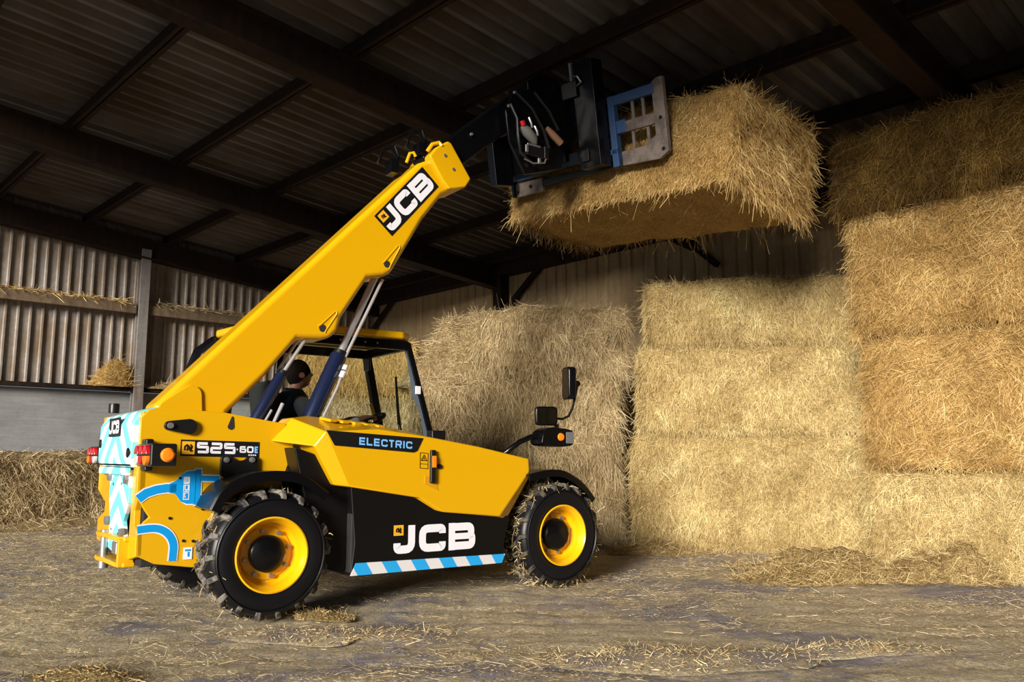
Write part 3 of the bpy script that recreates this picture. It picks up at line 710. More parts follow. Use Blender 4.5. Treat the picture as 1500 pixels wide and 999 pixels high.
# rear lamps
def rear_lamp(s, y0):
    mb = MB(); y1 = y0 + s * .38
    mb.box((-1.895, (y0 + y1) / 2, 1.045), (.15, abs(y1 - y0), .135)); mb.box((-1.92, y0 + s * .06, 1.045), (.05, .12, .20))
    lamp = mb.build('rear_lamp', M_BLK, T, bevel=.012)
    for i, (m1, m2) in enumerate(((M_RED, M_CLEAR), (M_RED, M_RED), (M_RED, M_ORANGE))):
        yc = y0 + s * (.075 + i * .115)
        for mm, a0 in ((m1, 0), (m2, PI)):
            pts = [(yc + .048 * math.cos(a0 + PI * k / 10), 1.045 + (.005 if a0 == 0 else -.005) + .055 * math.sin(a0 + PI * k / 10)) for k in range(11)]
            mb = MB(); mb.prism(pts, -1.992, -1.965, plane='yz'); mb.build('lens', mm, lamp, bevel=.005)
    if s < 0:
        mb = MB(); mb.lathe([(0, -.015), (.030, -.012), (.042, 0), (.042, .01)], (-1.875, y1 - .004, 1.045), (0, 1, 0), 24); mb.build('side_lens', M_ORANGE, lamp)
    return lamp
rear_lamp(-1, -.61); rear_lamp(1, .69)

# small fittings on the side plate
yS = -.607
def side_poly(name, pts, m, t=.004, y=yS, parent=T, bevel=0): return PL(name, pts, y - t, y, m, bevel, parent)
def rounded(pts, r=.02): return [tuple(p) for p in rnd_path(pts, r, 4, True)]
pc = side_poly('pivot_plate', [(-1.745 + .042 * math.cos(a), 1.232 + .042 * math.sin(a)) for a in np.linspace(PI * .55, PI * 1.45, 8)] + [(-1.86 + .025 * 0, 1.215)][:0] + [(-1.70, 1.178)] , M_BLK)
bpy.data.objects.remove(pc)
tear = [(-1.665 + .05 * math.cos(a), 1.228 + .05 * math.sin(a)) for a in np.linspace(-PI * .5, PI * .5, 9)] + [(-1.79 + .03 * math.cos(a), 1.232 + .03 * math.sin(a)) for a in np.linspace(PI * .5, PI * 1.5, 7)]
side_poly('pivot_plate', tear, M_BLK, .03, bevel=.005)
mb = MB(); mb.lathe([(0, -.02), (.018, -.02), (.02, 0)], (-1.785, yS - .03, 1.232), (0, 1, 0), 12); mb.build('bolt', M_ZINC, T)
drop = [(-1.392 + .022 * math.cos(a), 1.235 + .022 * math.sin(a)) for a in np.linspace(-PI, 0, 7)] + [(-1.378, 1.30), (-1.388, 1.303)]
side_poly('keyhole_slot', drop, M_DARKIN, .002)
br = rounded([(-1.455, 1.045), (-1.39, 1.045), (-1.36, 1.01), (-1.30, 1.01), (-1.27, 1.04), (-1.21, 1.04), (-1.21, .92), (-1.455, .90)], .03)
side_poly('fender_bracket', br, M_BLK, .03, bevel=.004)
for x in (-1.42, -1.25):
    mb = MB(); mb.lathe([(0, -.015), (.018, -.012), (.02, 0)], (x, yS - .03, 1.015), (0, 1, 0), 12); mb.build('bolt', M_ZINC, T)
for x, z in ((-1.66, .505), (-1.60, .50), (-1.70, .90), (-1.75, .65), (-1.55, .70)):
    mb = MB(); mb.lathe([(0, -.008), (.009, -.006), (.010, 0)], (x, yS, z), (0, 1, 0), 8); mb.build('bolt', M_BLK, T)
# blue plug picture
def tfS(y):
    return lambda a, b: (a, y, b)
def arc(cx, cz, r, a0, a1, n=14): return [Vector((cx + r * math.cos(RAD(a0 + (a1 - a0) * i / n)), cz + r * math.sin(RAD(a0 + (a1 - a0) * i / n)))) for i in range(n + 1)]
def plug():
    def shapes(mb, w, m, y):
        cord = [Vector(p) for p in ((-1.945, .775), (-1.90, .81), (-1.84, .830), (-1.78, .838), (-1.72, .836))]
        stroke(mb, cord, .052 + w, tfS(y), m)
        body = [Vector(p) for p in ((-1.76, .84 + .026 + w / 2), (-1.725, .885), (-1.69, .925), (-1.655, .942 + w / 2), (-1.60, .945 + w / 2), (-1.60, .735 - w / 2), (-1.655, .737 - w / 2), (-1.69, .752), (-1.725, .80), (-1.76, .81 - w / 2))]
        mb.add([(p[0], y, p[1]) for p in body], [tuple(range(len(body)))], m)
        mb.add([(x, y, z) for x, z in ((-1.605 - w / 2, .955 + w / 2), (-1.570 + w / 2, .955 + w / 2), (-1.570 + w / 2, .73 - w / 2), (-1.605 - w / 2, .73 - w / 2))], [(0, 1, 2, 3)], m)
        stroke(mb, [Vector((-1.575, .897)), Vector((-1.455 + w / 2, .893))], .034 + w, tfS(y), m)
        lower = [Vector((-1.94, .586)), Vector((-1.87, .592))] + arc(-1.85, .46, .132, 90, 0) + [Vector((-1.722, .385))]
        stroke(mb, lower, .045 + w, tfS(y), m)
    mb = MB(); shapes(mb, .016, 0, yS - .002); shapes(mb, 0, 1, yS - .004)
    # small outlined lettering strip
    for z0 in (.785, .835, .885):
        q = [Vector(p) for p in ((-1.675, z0 - .02), (-1.642, z0 - .02), (-1.642, z0 + .02), (-1.675, z0 + .02))]
        stroke(mb, q, .005, tfS(yS - .006), 0, True)
    text(mb, 'JCB', -1.0, 0, .028, .026, .010, lambda a, b: (-1.670 + b, yS - .006, .775 + (a + 1.0) * 1.22), 0, .22)
    mb.build('plug_graphic', [M_WHITE, M_CYAN], T, smooth=0)
plug()
mb = MB(); mb.box((-1.63, yS - .002, .425), (.055, .003, .075)); mb.box((-1.63, yS - .004, .445), (.035, .002, .012), 1); mb.box((-1.625, yS - .004, .42), (.012, .002, .03), 1); mb.build('small_label', [M_WHITE, M_CYAN], T, smooth=0)

def emblem(mb, x, z, s, y, tf=None, m=0):
    """small mark in the yellow square."""
    tf = tf or (lambda a, b: (a, y, b))
    for pts in ([(-.30, -.22), (-.30, .1), (-.1, .28)], [(-.1, -.25), (-.05, .2), (.12, .05), (.05, -.2)], [(.15, .3), (.3, .1), (.18, -.25), (.38, -.25)]):
        stroke(mb, [Vector((x + p[0] * s, z + p[1] * s)) for p in pts], s * .12, tf, m)
# model plate 525-60E
mb = MB(); y = yS
k = (1.132 - 1.144) / .507
def tfM(a, b, yy=y - .005): return (-1.708 + a, yy, 1.0405 + b + (-.022) * a)
mb.add([tfM(*p, y - .002) for p in ((0, 0), (.512, 0), (.512, .105), (0, .105))], [(0, 1, 2, 3)], 0)
mb.add([tfM(*p, y - .004) for p in ((.008, .012), (.088, .012), (.088, .094), (.008, .094))], [(0, 1, 2, 3)], 1)
for pts in ([(-.30, -.22), (-.30, .1), (-.1, .28)], [(-.1, -.25), (-.05, .2), (.12, .05), (.05, -.2)], [(.15, .3), (.3, .1), (.18, -.25), (.38, -.25)]):
    stroke(mb, [Vector((.048 + p[0] * .075, .053 + p[1] * .075)) for p in pts], .01, lambda a, b: tfM(a, b, y - .006), 0)
text(mb, '525', .100, .020, .078, .072, .009, tfM, 2, .235)
text(mb, '-', .353, .030, .022, .05, .004, tfM, 2, .22)
text(mb, '60', .380, .030, .044, .044, .005, tfM, 2, .24)
text(mb, 'E', .480, .030, .028, .044, .005, tfM, 3, .24)
for i in range(4): mb.add([tfM(.44 + i * .014, .012), tfM(.45 + i * .014, .012), tfM(.45 + i * .014, .020), tfM(.44 + i * .014, .020)], [(0, 1, 2, 3)], 2)
mb.build('model_plate', [M_LOGOBLK, M_LOGOYEL, M_WHITE, M_ICE], T, smooth=0)

# badge on the rear cover
mb = MB(); xb = -1.992
def tfR(a, b): return (xb - .006, .22 - a, 1.19 + b)
mb.box((xb - .001, .0, 1.235), (.006, .36, .125), 0); text(mb, 'JCB', .05, .0, .105, .09, .012, lambda a, b: (xb - .006, .215 - a, 1.19 + b), 1, .27); mb.build('rear_badge', [M_LOGOBLK, M_WHITE], T, smooth=0)

# wheels
def wheel(x, side, name, mud, seed):
    s = side; yo = s * .92; ax = (0, -s, 0); c = (x, yo, .415)
    prof = [(.222, .03), (.236, .008), (.262, 0), (.30, -.004), (.34, .002), (.372, .022), (.388, .05), (.392, .155), (.388, .26), (.372, .288), (.34, .308), (.27, .31), (.236, .302), (.222, .28)]
    mb = MB(); mb.lathe(prof, c, ax, 48, 0, True)
    # ring ridges on the sidewall
    mb.lathe([(.345, -.0), (.350, -.008), (.356, -.004), (.358, .012)], c, ax, 48, 0)
    tyre = mb.build(name, [M_RUB], T)
    mb = MB(); nl = 18; C = Vector(c); A = Vector(ax)
    def pt(r, th, d): return C + A * d + Vector((math.cos(th), 0, math.sin(th))) * r
    for j in range(2):
        for i in range(nl):
            th0 = 2 * PI * (i + j * .5) / nl; d0, d1 = (.006, .175) if j == 0 else (.304, .135); dth = .16; sweep = .22 if s < 0 else -.22
            st = []
            for (d, th, r0, r1, w) in ((d0, th0 - .02, .345, .372, .05), (d0 + (.028 if j == 0 else -.028), th0, .378, .412, .055), ((d0 + d1) / 2, th0 + sweep * .55, .385, .415, .052), (d1, th0 + sweep, .388, .415, .045)):
                st.append([pt(r0, th - w, d), pt(r0, th + w, d), pt(r1, th + w * .8, d), pt(r1, th - w * .8, d)])
            vs = [p for q in st for p in q]; fs = [(0, 1, 2, 3), (15, 14, 13, 12)]
            for q in range(3):
                for e in range(4): fs.append((q * 4 + e, q * 4 + (e + 1) % 4, q * 4 + 4 + (e + 1) % 4, q * 4 + 4 + e))
            mb.add(vs, fs, 0)
    mb.build('tread_lugs', [mud], tyre, bevel=.004)
    rp = [(.236, .002), (.240, -.006), (.230, -.010), (.222, .0), (.216, .016), (.206, .03), (.200, .05), (.196, .105), (.180, .125), (.172, .128)] 
    mb = MB(); mb.lathe(rp + [(.165, .118), (.10, .116), (.0, .116)], c, ax, 48, 0); mb.build('rim', [M_YEL2], tyre)
    mb = MB(); hr = .118 if x < 0 else .128
    mb.lathe([(0, .052), (.035, .05), (.055, .056), (hr - .015, .062), (hr, .075), (hr, .13)], c, ax, 24 if x < 0 else 12, 0); mb.build('hub', [M_GLOSSBLK], tyre)
    for i in range(8):
        a = 2 * PI * (i + .3) / 8; q = pt(.148, a, 0); mb = MB(); mb.lathe([(0, .092), (.013, .092), (.015, .10), (.015, .125)], q, ax, 6, 0); mb.build('wheel_nut', [M_ZINC], tyre)
    # muck caught in the tread
    g = np.random.default_rng(seed); n = 1500 if x > 0 else 500
    th = g.random(n) * 2 * PI; d = .03 + g.random(n) * .25; r = .385 + g.random(n) * .03
    P = np.array([list(pt(r[i], th[i], d[i])) for i in range(n)]); D = g.normal(size=(n, 3)); V, F, Tt = straw_arrays(P, D, .02 + g.random(n) ** 2 * .07, .004 + g.random(n) * .004, .3 * g.random(n), 2, g)
    V[:, 2] = np.maximum(V[:, 2], .003)
    st = mesh_arrays('stuck_straw', V, F, Tt, np.zeros(len(F), int), [HAY_GREY[1]], parent=tyre); st['kind'] = 'stuff'
    return tyre
wheel(-1.19, -1, 'rear_wheel', M_MUDTREAD, 201); wheel(1.19, -1, 'front_wheel', M_HAYTREAD, 202)
wheel(-1.19, 1, 'rear_wheel', M_HAYTREAD, 203); wheel(1.19, 1, 'front_wheel', M_HAYTREAD, 204)

# mudguards
def guard(path, y0, y1, lip, name):
    """path in x,z from the rear lip to the front; a curved band with a turned-down outer lip."""
    q = rnd_path([Vector(p) for p in path], .12, 5); n = len(q); mb = MB(); vs = []; s = -1 if y0 < 0 else 1
    for i, p in enumerate(q):
        a = q[max(i - 1, 0)]; b = q[min(i + 1, n - 1)]; t = (b - a).normalized(); nn = Vector((-t.y, t.x))
        d = -nn
        sec = [(p + d * lip, y0 + s * .012), (p + d * .012, y0 + s * .010), (p, y0), (p, y0 - s * .02), (p, y1), (p + d * .015, y1), (p + d * .015, y0 - s * .02), (p + d * lip, y0)]
        vs += [(v.x, yy, v.y) for v, yy in sec]
    k = 8; fs = [tuple(range(k)), tuple(range((n - 1) * k, n * k))[::-1]]
    for i in range(n - 1):
        for j in range(k): fs.append((i * k + j, i * k + (j + 1) % k, (i + 1) * k + (j + 1) % k, (i + 1) * k + j))
    mb.add(vs, fs); return mb.build(name, M_GLOSSBLK, T)
guard([(-1.60, .715), (-1.535, .85), (-1.36, .935), (-1.15, .95), (-.98, .92), (-.82, .80)], -.93, -.60, .065, 'rear_mudguard')
guard([(.84, .90), (1.02, .935), (1.19, .935), (1.40, .84), (1.53, .70)], -.93, -.58, .055, 'front_mudguard')
guard([(-1.60, .715), (-1.535, .85), (-1.36, .935), (-1.15, .95), (-.98, .92), (-.82, .80)], .93, .69, .065, 'rear_mudguard')
guard([(.84, .90), (1.02, .935), (1.19, .935), (1.40, .84), (1.53, .70)], .93, .60, .055, 'front_mudguard')

# side pod: black skirt, stripe and yellow bonnet
PL('side_skirt', [(-.64, .86), (-.09, .76), (.12, .66), (.70, .58), (.655, .40), (.625, .232), (-.625, .232), (-.60, .45)], -.875, -.45, M_SKIRT, .008)
PL('skirt_recess', [(-1.02, 1.10), (-.70, 1.0), (-.62, .84), (-.60, .45), (-.63, .26), (-.80, .29), (-.90, .60)], -.80, -.45, M_SKIRT, .01)
PL('warning_stripe', [(-.588, .317), (-.628, .235), (.622, .235), (.652, .30)], -.882, -.874, M_STRIPE, 0)
o1v, o2v, o3v, o4v, o5v = (-.84, 1.205), (-.66, .832), (-.10, .739), (.09, .631), (.585, .585)
o6v, o7v, o8v, o9v, oav = (.875, .925), (.865, 1.02), (.385, 1.113), (-.09, 1.186), (-.45, 1.228)
Yo = -.90; V = [(x, Yo, z) for x, z in (o1v, o2v, o3v, o4v, o5v, o6v, o7v, o8v, o9v, oav)]   # 0..9
V += [(.68, -.86, .556), (.905, -.84, .86), (.905, -.84, 1.025)]                              # 10 p5 11 p6 12 p7
V += [(-.905, -.86, 1.104), (-.752, -.86, .842)]                                                # 13 q1 14 q2
V += [(-1.115, -.62, 1.142), (-.965, -.58, 1.305), (-.80, -.45, 1.328)]                       # 15 r1 16 r2 17 t1
V += [(-.14, -.45, 1.262), (.38, -.40, 1.165), (.92, -.40, 1.06)]                             # 18 t9 19 t8 20 t7
V += [(-1.115, -.30, 1.142), (.92, -.40, .80), (.68, -.45, .50), (-.75, -.45, .842), (-.905, -.45, 1.104), (-.45, -.45, 1.298), (-.965, -.40, 1.305)]  # 21.. 27
Fs = [(0, 9, 8, 7, 6, 5, 4, 3, 2, 1), (4, 5, 11, 10), (5, 6, 12, 11), (0, 1, 14, 13), (0, 13, 15, 16), (0, 16, 17),
      (0, 17, 26, 9), (9, 26, 18, 8), (8, 18, 19, 7), (7, 19, 20, 6), (6, 20, 12), (10, 11, 22, 23), (11, 12, 20, 22), (16, 27, 17), (16, 15, 21, 27), (13, 25, 21, 15), (13, 14, 24, 25), (14, 1, 2, 24), (2, 3, 24), (3, 4, 10, 23, 24)]
mb = MB(); mb.add(V, Fs); bon = mb.build('bonnet', M_YEL, T, bevel=.012, smooth=20, segs=2)
mb = MB()
for i in range(5):
    x = -.70 + i * .095; mb.span((x, -.50, 1.322 - (x + .8) * .095), (x + .03, -.63, 1.300 - (x + .8) * .095), .06, .02)
mb.build('bonnet_vent', M_YEL, T, bevel=.004)
mb = MB(); mb.box((.40, -.25, 1.20), (.13, .10, .10)); mb.build('bonnet_bracket', M_BLK, T, bevel=.01)
def band(name, quad, texts):
    mb = MB(); mb.add([(x, -.905, z) for x, z in quad], [tuple(range(len(quad)))], 0); texts(mb); return mb
def elec(mb):
    def tf(a, b): return (-.600 + a, -.909, 1.118 + b - .065 * a)
    text(mb, 'ELECTRIC', 0, 0, .050, .052, .0062, tf, 1, .22, [1, 1, 1, 1, 1, 1, .45, 1])
band('electric_decal', [(-.843, 1.214), (-.78, 1.112), (-.17, 1.066), (-.14, 1.078), (-.092, 1.169)], elec).build('name_decal', [M_LOGOBLK, M_ICE], T, smooth=0)
mb = MB()
def tfJ(a, b): return (-.306 + a, -.881, .356 + b - .0 * a)
mb.add([tfJ(0, .128), tfJ(.078, .128), tfJ(.078, .200), tfJ(0, .200)], [(0, 1, 2, 3)], 1)
mb2 = mb
for pts in ([(-.30, -.22), (-.30, .1), (-.1, .28)], [(-.1, -.25), (-.05, .2), (.12, .05), (.05, -.2)], [(.15, .3), (.3, .1), (.18, -.25), (.38, -.25)]):
    stroke(mb, [Vector((.039 + p[0] * .06, .164 + p[1] * .06)) for p in pts], .009, lambda a, b: (-.306 + a, -.883, .356 + b), 0)
text(mb, 'J', 0, 0, .172, .196, .0, tfJ, 2, .285); text(mb, 'C', .205, 0, .222, .196, .0, tfJ, 2, .285); text(mb, 'B', .452, 0, .232, .196, .0, tfJ, 2, .285)
mb.build('skirt_logo', [M_LOGOBLK, M_LOGOYEL, M_WHITE], T, smooth=0)
# bonnet handle, pocket, lock and warning label
mb = MB(); mb.box((-.015, -.915, .965), (.045, .03, .24)); hd = mb.build('bonnet_handle', M_BLK, T, bevel=.01)
mb = MB(); mb.box((-.012, -.933, 1.00), (.034, .01, .085)); mb.build('handle_grip', M_ORANGE, hd, bevel=.004)
mb = MB(); mb.prism([(-.075, .90), (.01, .885), (.045, .79), (.02, .80), (-.075, .84)], -.903, -.898); mb.build('handle_pocket', mat('pocket_yellow', (.62, .29, .004), .45), T, bevel=.002)
mb = MB(); mb.lathe([(0, -.016), (.016, -.014), (.020, 0)], (.048, -.90, .965), (0, 1, 0), 16); mb.build('bonnet_lock', M_BLK, T)
mb = MB(); q = [Vector(p) for p in ((-.115, .955), (-.050, .95), (-.050, 1.06), (-.115, 1.065))]; stroke(mb, q, .004, tfS(-.9035), 0, True)
stroke(mb, [Vector(p) for p in ((-.105, 1.01), (-.06, 1.008), (-.083, 1.048))], .005, tfS(-.9035), 0, True); stroke(mb, [Vector((-.083, 1.015)), Vector((-.083, 1.03))], .006, tfS(-.9035), 0)
stroke(mb, [Vector((-.115, .985)), Vector((-.05, .982))], .003, tfS(-.9035), 0); mb.build('warning_label', M_LOGOBLK, T, smooth=0)

# ------------------------------------------------------------------ boom
YN, YF = -.33, -.03
BM = [(-1.837, 1.364), (-1.763, 1.44), (.075, 3.39), (.16, 3.475), (.33, 3.565), (.42, 3.60), (.50, 3.30), (.385, 3.23), (.204, 2.988), (-.055, 2.54), (-.085, 2.50), (-.15, 2.465), (-.28, 2.435), (-.497, 2.09), (-.525, 1.99), (-.58, 1.93), (-.662, 1.914), (-.839, 1.905), (-1.07, 1.617), (-1.326, 1.343), (-1.36, 1.22), (-1.70, 1.20)]
mb = MB(); mb.prism(BM, YN, YF); boom = mb.build('boom', M_YEL, T, bevel=.045, segs=4)
# cheek plate at the foot of the boom
mb = MB(); mb.prism([tuple(p) for p in rnd_path([Vector(p) for p in ((-1.80, 1.38), (-1.60, 1.53), (-1.52, 1.50), (-1.505, 1.30), (-1.8, 1.30))], .05, 4, True)], YN - .02, YF + .02); mb.build('boom_foot_plate', M_YEL, boom, bevel=.008)
# head collar
HC = [(.235, 3.545), (.30, 3.63), (.42, 3.715), (.455, 3.70), (.655, 3.42), (.60, 3.335), (.49, 3.30), (.43, 3.285), (.36, 3.36), (.29, 3.46)]
mb = MB(); mb.prism(HC, YN - .035, YF + .035); mb.build('boom_head_collar', M_YEL, boom, bevel=.025, segs=3)
for x, z in ((.385, 3.575), (.47, 3.47)):
    mb = MB(); mb.lathe([(0, -.006), (.014, -.006), (.014, 0)], (x, YN - .036, z), (0, 1, 0), 10); mb.build('bolt', M_ZINC, boom)
mb = MB(); mb.tube([(.25, YN + .03, 3.60), (.28, YN + .0, 3.66), (.34, YN - .01, 3.685), (.36, YN - .03, 3.65)], .018, 8); mb.tube([(.08, YN + .08, 3.48), (.10, YN + .06, 3.56), (.13, YN + .05, 3.57), (.15, YN + .05, 3.54)], .014, 8); mb.build('lifting_eye', M_YEL, boom)
# drain holes with pressed grooves
for x, z, dx, dz in ((-.121, 2.567, .10, .155), (-.650, 2.000, .10, .125)):
    mb = MB(); mb.lathe([(0, -.003), (.026, -.003), (.030, 0)], (x, YN, z), (0, 1, 0), 16); mb.build('pin_hole', M_DARKIN, boom)
    mb = MB(); L = Vector((dx, 0, dz)); n = Vector((-dz, 0, dx)).normalized()
    mb.tube([Vector((x, YN - .001, z)) - n * .036 - L * .1, Vector((x, YN - .001, z)) - n * .03, Vector((x, YN - .001, z)) + L - n * .012, Vector((x, YN - .001, z)) + L * 1.1, Vector((x, YN - .001, z)) + L + n * .012, Vector((x, YN - .001, z)) + n * .03, Vector((x, YN - .001, z)) + n * .036 - L * .1], .006, 6); mb.build('pressed_groove', M_YEL, boom)
# boom logo
def boomtf(y):
    # baseline from (-.09,2.808) to (.351,3.311); up direction toward (-.234,2.966)
    o = Vector((-.083, 2.803)); e = (Vector((.353, 3.308)) - o).normalized(); u = Vector((-e.y, e.x))
    return lambda a, b: ((o + e * a + u * b).x, y, (o + e * a + u * b).y)
mb = MB(); t1, t2, t3 = boomtf(YN - .002), boomtf(YN - .004), boomtf(YN - .006)
mb.add([t1(0, 0), t1(.66, 0), t1(.66, .215), t1(0, .215)], [(0, 1, 2, 3)], 0)
mb.add([t2(.022, .125), t2(.10, .125), t2(.10, .198), t2(.022, .198)], [(0, 1, 2, 3)], 1)
for pts in ([(-.30, -.22), (-.30, .1), (-.1, .28)], [(-.1, -.25), (-.05, .2), (.12, .05), (.05, -.2)], [(.15, .3), (.3, .1), (.18, -.25), (.38, -.25)]):
    stroke(mb, [Vector((.061 + p[0] * .055, .161 + p[1] * .055)) for p in pts], .008, t3, 0)
text(mb, 'J', .022, .020, .165, .178, 0, t2, 2, .285); text(mb, 'C', .205, .020, .195, .178, 0, t2, 2, .285); text(mb, 'B', .420, .020, .215, .178, 0, t2, 2, .285)
mb.build('boom_logo', [M_LOGOBLK, M_LOGOYEL, M_WHITE], boom, smooth=0)
# inner section and nose
mb = MB(); mb.span((.30, -.18, 3.46), (1.50, -.18, 4.50), .20, .26); mb.build('inner_boom', M_GLOSSBLK, T, bevel=.02)
mb = MB(); mb.prism([(1.30, 4.20), (1.28, 4.50), (1.42, 4.62), (1.62, 4.62), (1.80, 4.40), (1.86, 4.10), (1.80, 3.98), (1.66, 3.98), (1.52, 4.12)], -.34, -.02); mb.build('boom_nose', M_GLOSSBLK, T, bevel=.015)
# hoses behind the head
mb = MB()
for (x, z) in ((.26, 3.72), (.0, 3.52)):
    mb.tube([(x - .12, -.12, z - .05), (x - .08, -.13, z + .08), (x + .02, -.14, z + .13), (x + .06, -.15, z + .03), (x + .02, -.16, z - .06)], .016, 8)
    mb.tube([(x - .15, -.20, z - .02), (x - .13, -.2, z + .03), (x - .04, -.2, z + .07), (x + .02, -.2, z + .0)], .012, 8)
    mb.box((x, -.15, z - .07), (.07, .12, .12))
mb.build('hose_bundle', M_GLOSSBLK, T)
# rams
def ram(name, a, m_, b, r1, r2, y):
    a, m_, b = [Vector((p[0], y, p[1])) for p in (a, m_, b)]; t = (b - a).normalized()
    mb = MB(); mb.tube([a - t * .06, a, m_ - t * .02, m_], [r1 * .9, r1, r1, r1 * .8], 24); o = mb.build(name, M_NAVY, T)
    mb = MB(); mb.tube([m_ - t * .02, b], r2, 16); mb.build('rod', M_CHROME, o)
    mb = MB(); mb.tube([m_ - t * .01, m_ + t * .025], r1 * .85, 24); mb.build('gland', M_BLK, o); return o
r1 = ram('lift_ram', (-.72, 1.22), (-.45, 1.83), (-.16, 2.48), .065, .027, -.20)
mb = MB(); mb.tube([(-.42, -.235, 1.80), (-.25, -.235, 2.16), (-.11, -.235, 2.46)], .013, 8); mb.build('ram_pipe', M_CHROME, r1)
mb = MB(); mb.tube([(-.66, -.29, 1.22), (-.50, -.29, 1.56), (-.46, -.275, 1.66)], .011, 8); mb.build('ram_pipe', M_CHROME, r1)
mb = MB(); mb.tube([(-.465, -.275, 1.64), (-.445, -.275, 1.685)], .022, 10); mb.tube([(-.44, -.27, 1.70), (-.425, -.27, 1.735)], .020, 10); mb.build('pipe_union', M_WHITE, r1)
r2 = ram('compensating_ram', (-1.13, 1.27), (-.93, 1.64), (-.75, 1.93), .045, .014, -.27)
for q_, rr_ in (([(-1.00, -.33, 1.28), (-.94, -.33, 1.42)], .014), ([(-1.07, -.33, 1.28), (-1.02, -.33, 1.37)], .009), ([(-.955, -.22, 1.66), (-.765, -.22, 1.96)], .010)):
    mb = MB(); mb.tube(q_, rr_, 8); mb.build('ram_pipe', M_CHROME, r2)

# ------------------------------------------------------------------ cab
cab = bpy.data.objects.new('cab', None); COL.objects.link(cab); cab.parent = T
yR, yL = .04, .86; zt = 2.085
def CB(name, segs_, w, h, m=M_GLOSSBLK, bevel=.01):
    mb = MB()
    for a, b in segs_: mb.span(a, b, w, h)
    return mb.build(name, m, cab, bevel=bevel)
roof = MB(); roof.prism([(-1.02, yR - .02), (-.96, yR - .07), (.20, yR - .07), (.30, yR), (.32, yL - .08), (.24, yL), (-1.06, yL + .02), (-1.12, yL - .06)], 2.02, 2.085, plane='xy'); roof.build('cab_roof', M_YEL, cab, bevel=.022, segs=3)
CB('roof_frame', [((-1.0, yR, 1.975), (.28, yR, 1.975)), ((-1.0, yL - .04, 1.975), (.28, yL - .04, 1.975)), ((.27, yR, 1.975), (.27, yL, 1.975)), ((-1.0, yR, 1.975), (-1.0, yL, 1.975))], .05, .08)
CB('front_pillar', [((.27, yR, 2.0), (.54, yR, 1.12))], .05, .055); CB('front_pillar', [((.27, yL - .03, 2.0), (.46, yL - .03, 1.12))], .07, .07)
CB('rear_pillar', [((-.80, yR, 1.96), (-.80, yR, 1.10))], .05, .15)
mb = MB(); mb.tube([(-.98, yL, 2.02), (-1.12, yL, 2.0), (-1.24, yL, 1.90), (-1.31, yL, 1.70), (-1.34, yL - .03, 1.2)], .038, 10); mb.tube([(-.98, yR, 2.0), (-1.06, yR, 1.95), (-1.14, yR, 1.82), (-1.20, yR, 1.62), (-1.24, yR, 1.2)], .03, 10); mb.build('rear_frame', M_GLOSSBLK, cab)
mb = MB(); mb.add([(.255, yR - .012, 1.93), (.30, yR - .012, 1.90), (.525, yR - .012, 1.22), (.44, yR - .012, 1.20), (.40, yR - .012, 1.42), (.32, yR - .012, 1.55), (.30, yR - .012, 1.68)], [tuple(range(7))]); mb.build('pillar_trim', mat('slate_trim', (.10, .13, .17), .4), cab, smooth=0)
mb = MB(); mb.box((.375, yR - .02, 1.60), (.05, .012, .07)); mb.build('white_reflector', M_WHITE, cab, bevel=.004)
CB('door_pillar', [((-.55, yL - .03, 1.97), (-.62, yL - .03, 1.05))], .05, .06)
def pane(name, q):
    mb = MB(); mb.add(q, [tuple(range(len(q)))]); return mb.build(name, M_GLASS, cab, smooth=0)
pane('side_window', [(-.78, yR, 1.15), (-.78, yR, 1.96), (.27, yR, 1.96), (.51, yR, 1.15)])
pane('windscreen', [(.285, yR, 1.96), (.285, yL - .03, 1.96), (.50, yL - .03, 1.05), (.52, yR, 1.05)])
pane('rear_window', [(-1.02, yR, 1.97), (-1.02, yL - .03, 1.97), (-1.24, yL - .03, 1.60), (-1.20, yR, 1.60)])
pane('rear_window', [(-1.20, yR, 1.60), (-1.24, yL - .03, 1.60), (-1.30, yL - .03, 1.15), (-1.24, yR, 1.15)])
pane('rear_quarter_window', [(-1.20, yR, 1.60), (-1.04, yR, 1.96), (-.86, yR, 1.96), (-.86, yR, 1.15), (-1.22, yR, 1.15)])
pane('door_window', [(-.58, yL - .03, 1.10), (-.54, yL - .03, 1.95), (.27, yL - .03, 1.95), (.44, yL - .03, 1.10)])
mb = MB(); mb.box((-.35, (yR + yL) / 2, .92), (1.7, yL - yR, .30)); mb.box((-.30, yL - .01, .72), (1.5, .03, .62)); mb.build('cab_floor', M_BLK, cab, bevel=.01)
mb = MB(); mb.box((.43, .45, 1.13), (.14, .70, .12)); mb.build('dashboard', M_BLK, cab, bevel=.02)
mb = MB(); mb.lathe([(.16 + .016 * math.cos(a), .016 * math.sin(a)) for a in np.linspace(0, 2 * PI, 9)[:-1]], (.12, .45, 1.33), (-.5, 0, .87), 28, 0, True); mb.tube([(.12, .45, 1.33), (.30, .45, 1.08)], .025, 10); mb.span((.05, .45, 1.37), (.19, .45, 1.29), .03, .015); mb.build('steering_wheel', M_BLK, cab)
mb = MB(); mb.tube([(.40, yL - .09, 1.10), (.36, yL - .09, 1.35), (.30, yL - .09, 1.52)], .016, 8); mb.build('grab_handle', M_YEL, cab)
mb = MB(); mb.box((-.60, .45, 1.10), (.46, .46, .10)); mb.box((-.80, .45, 1.38), (.10, .44, .52), 0, Matrix.Rotation(-.12, 3, 'Y')); mb.build('driver_seat', M_SEAT, cab, bevel=.03)
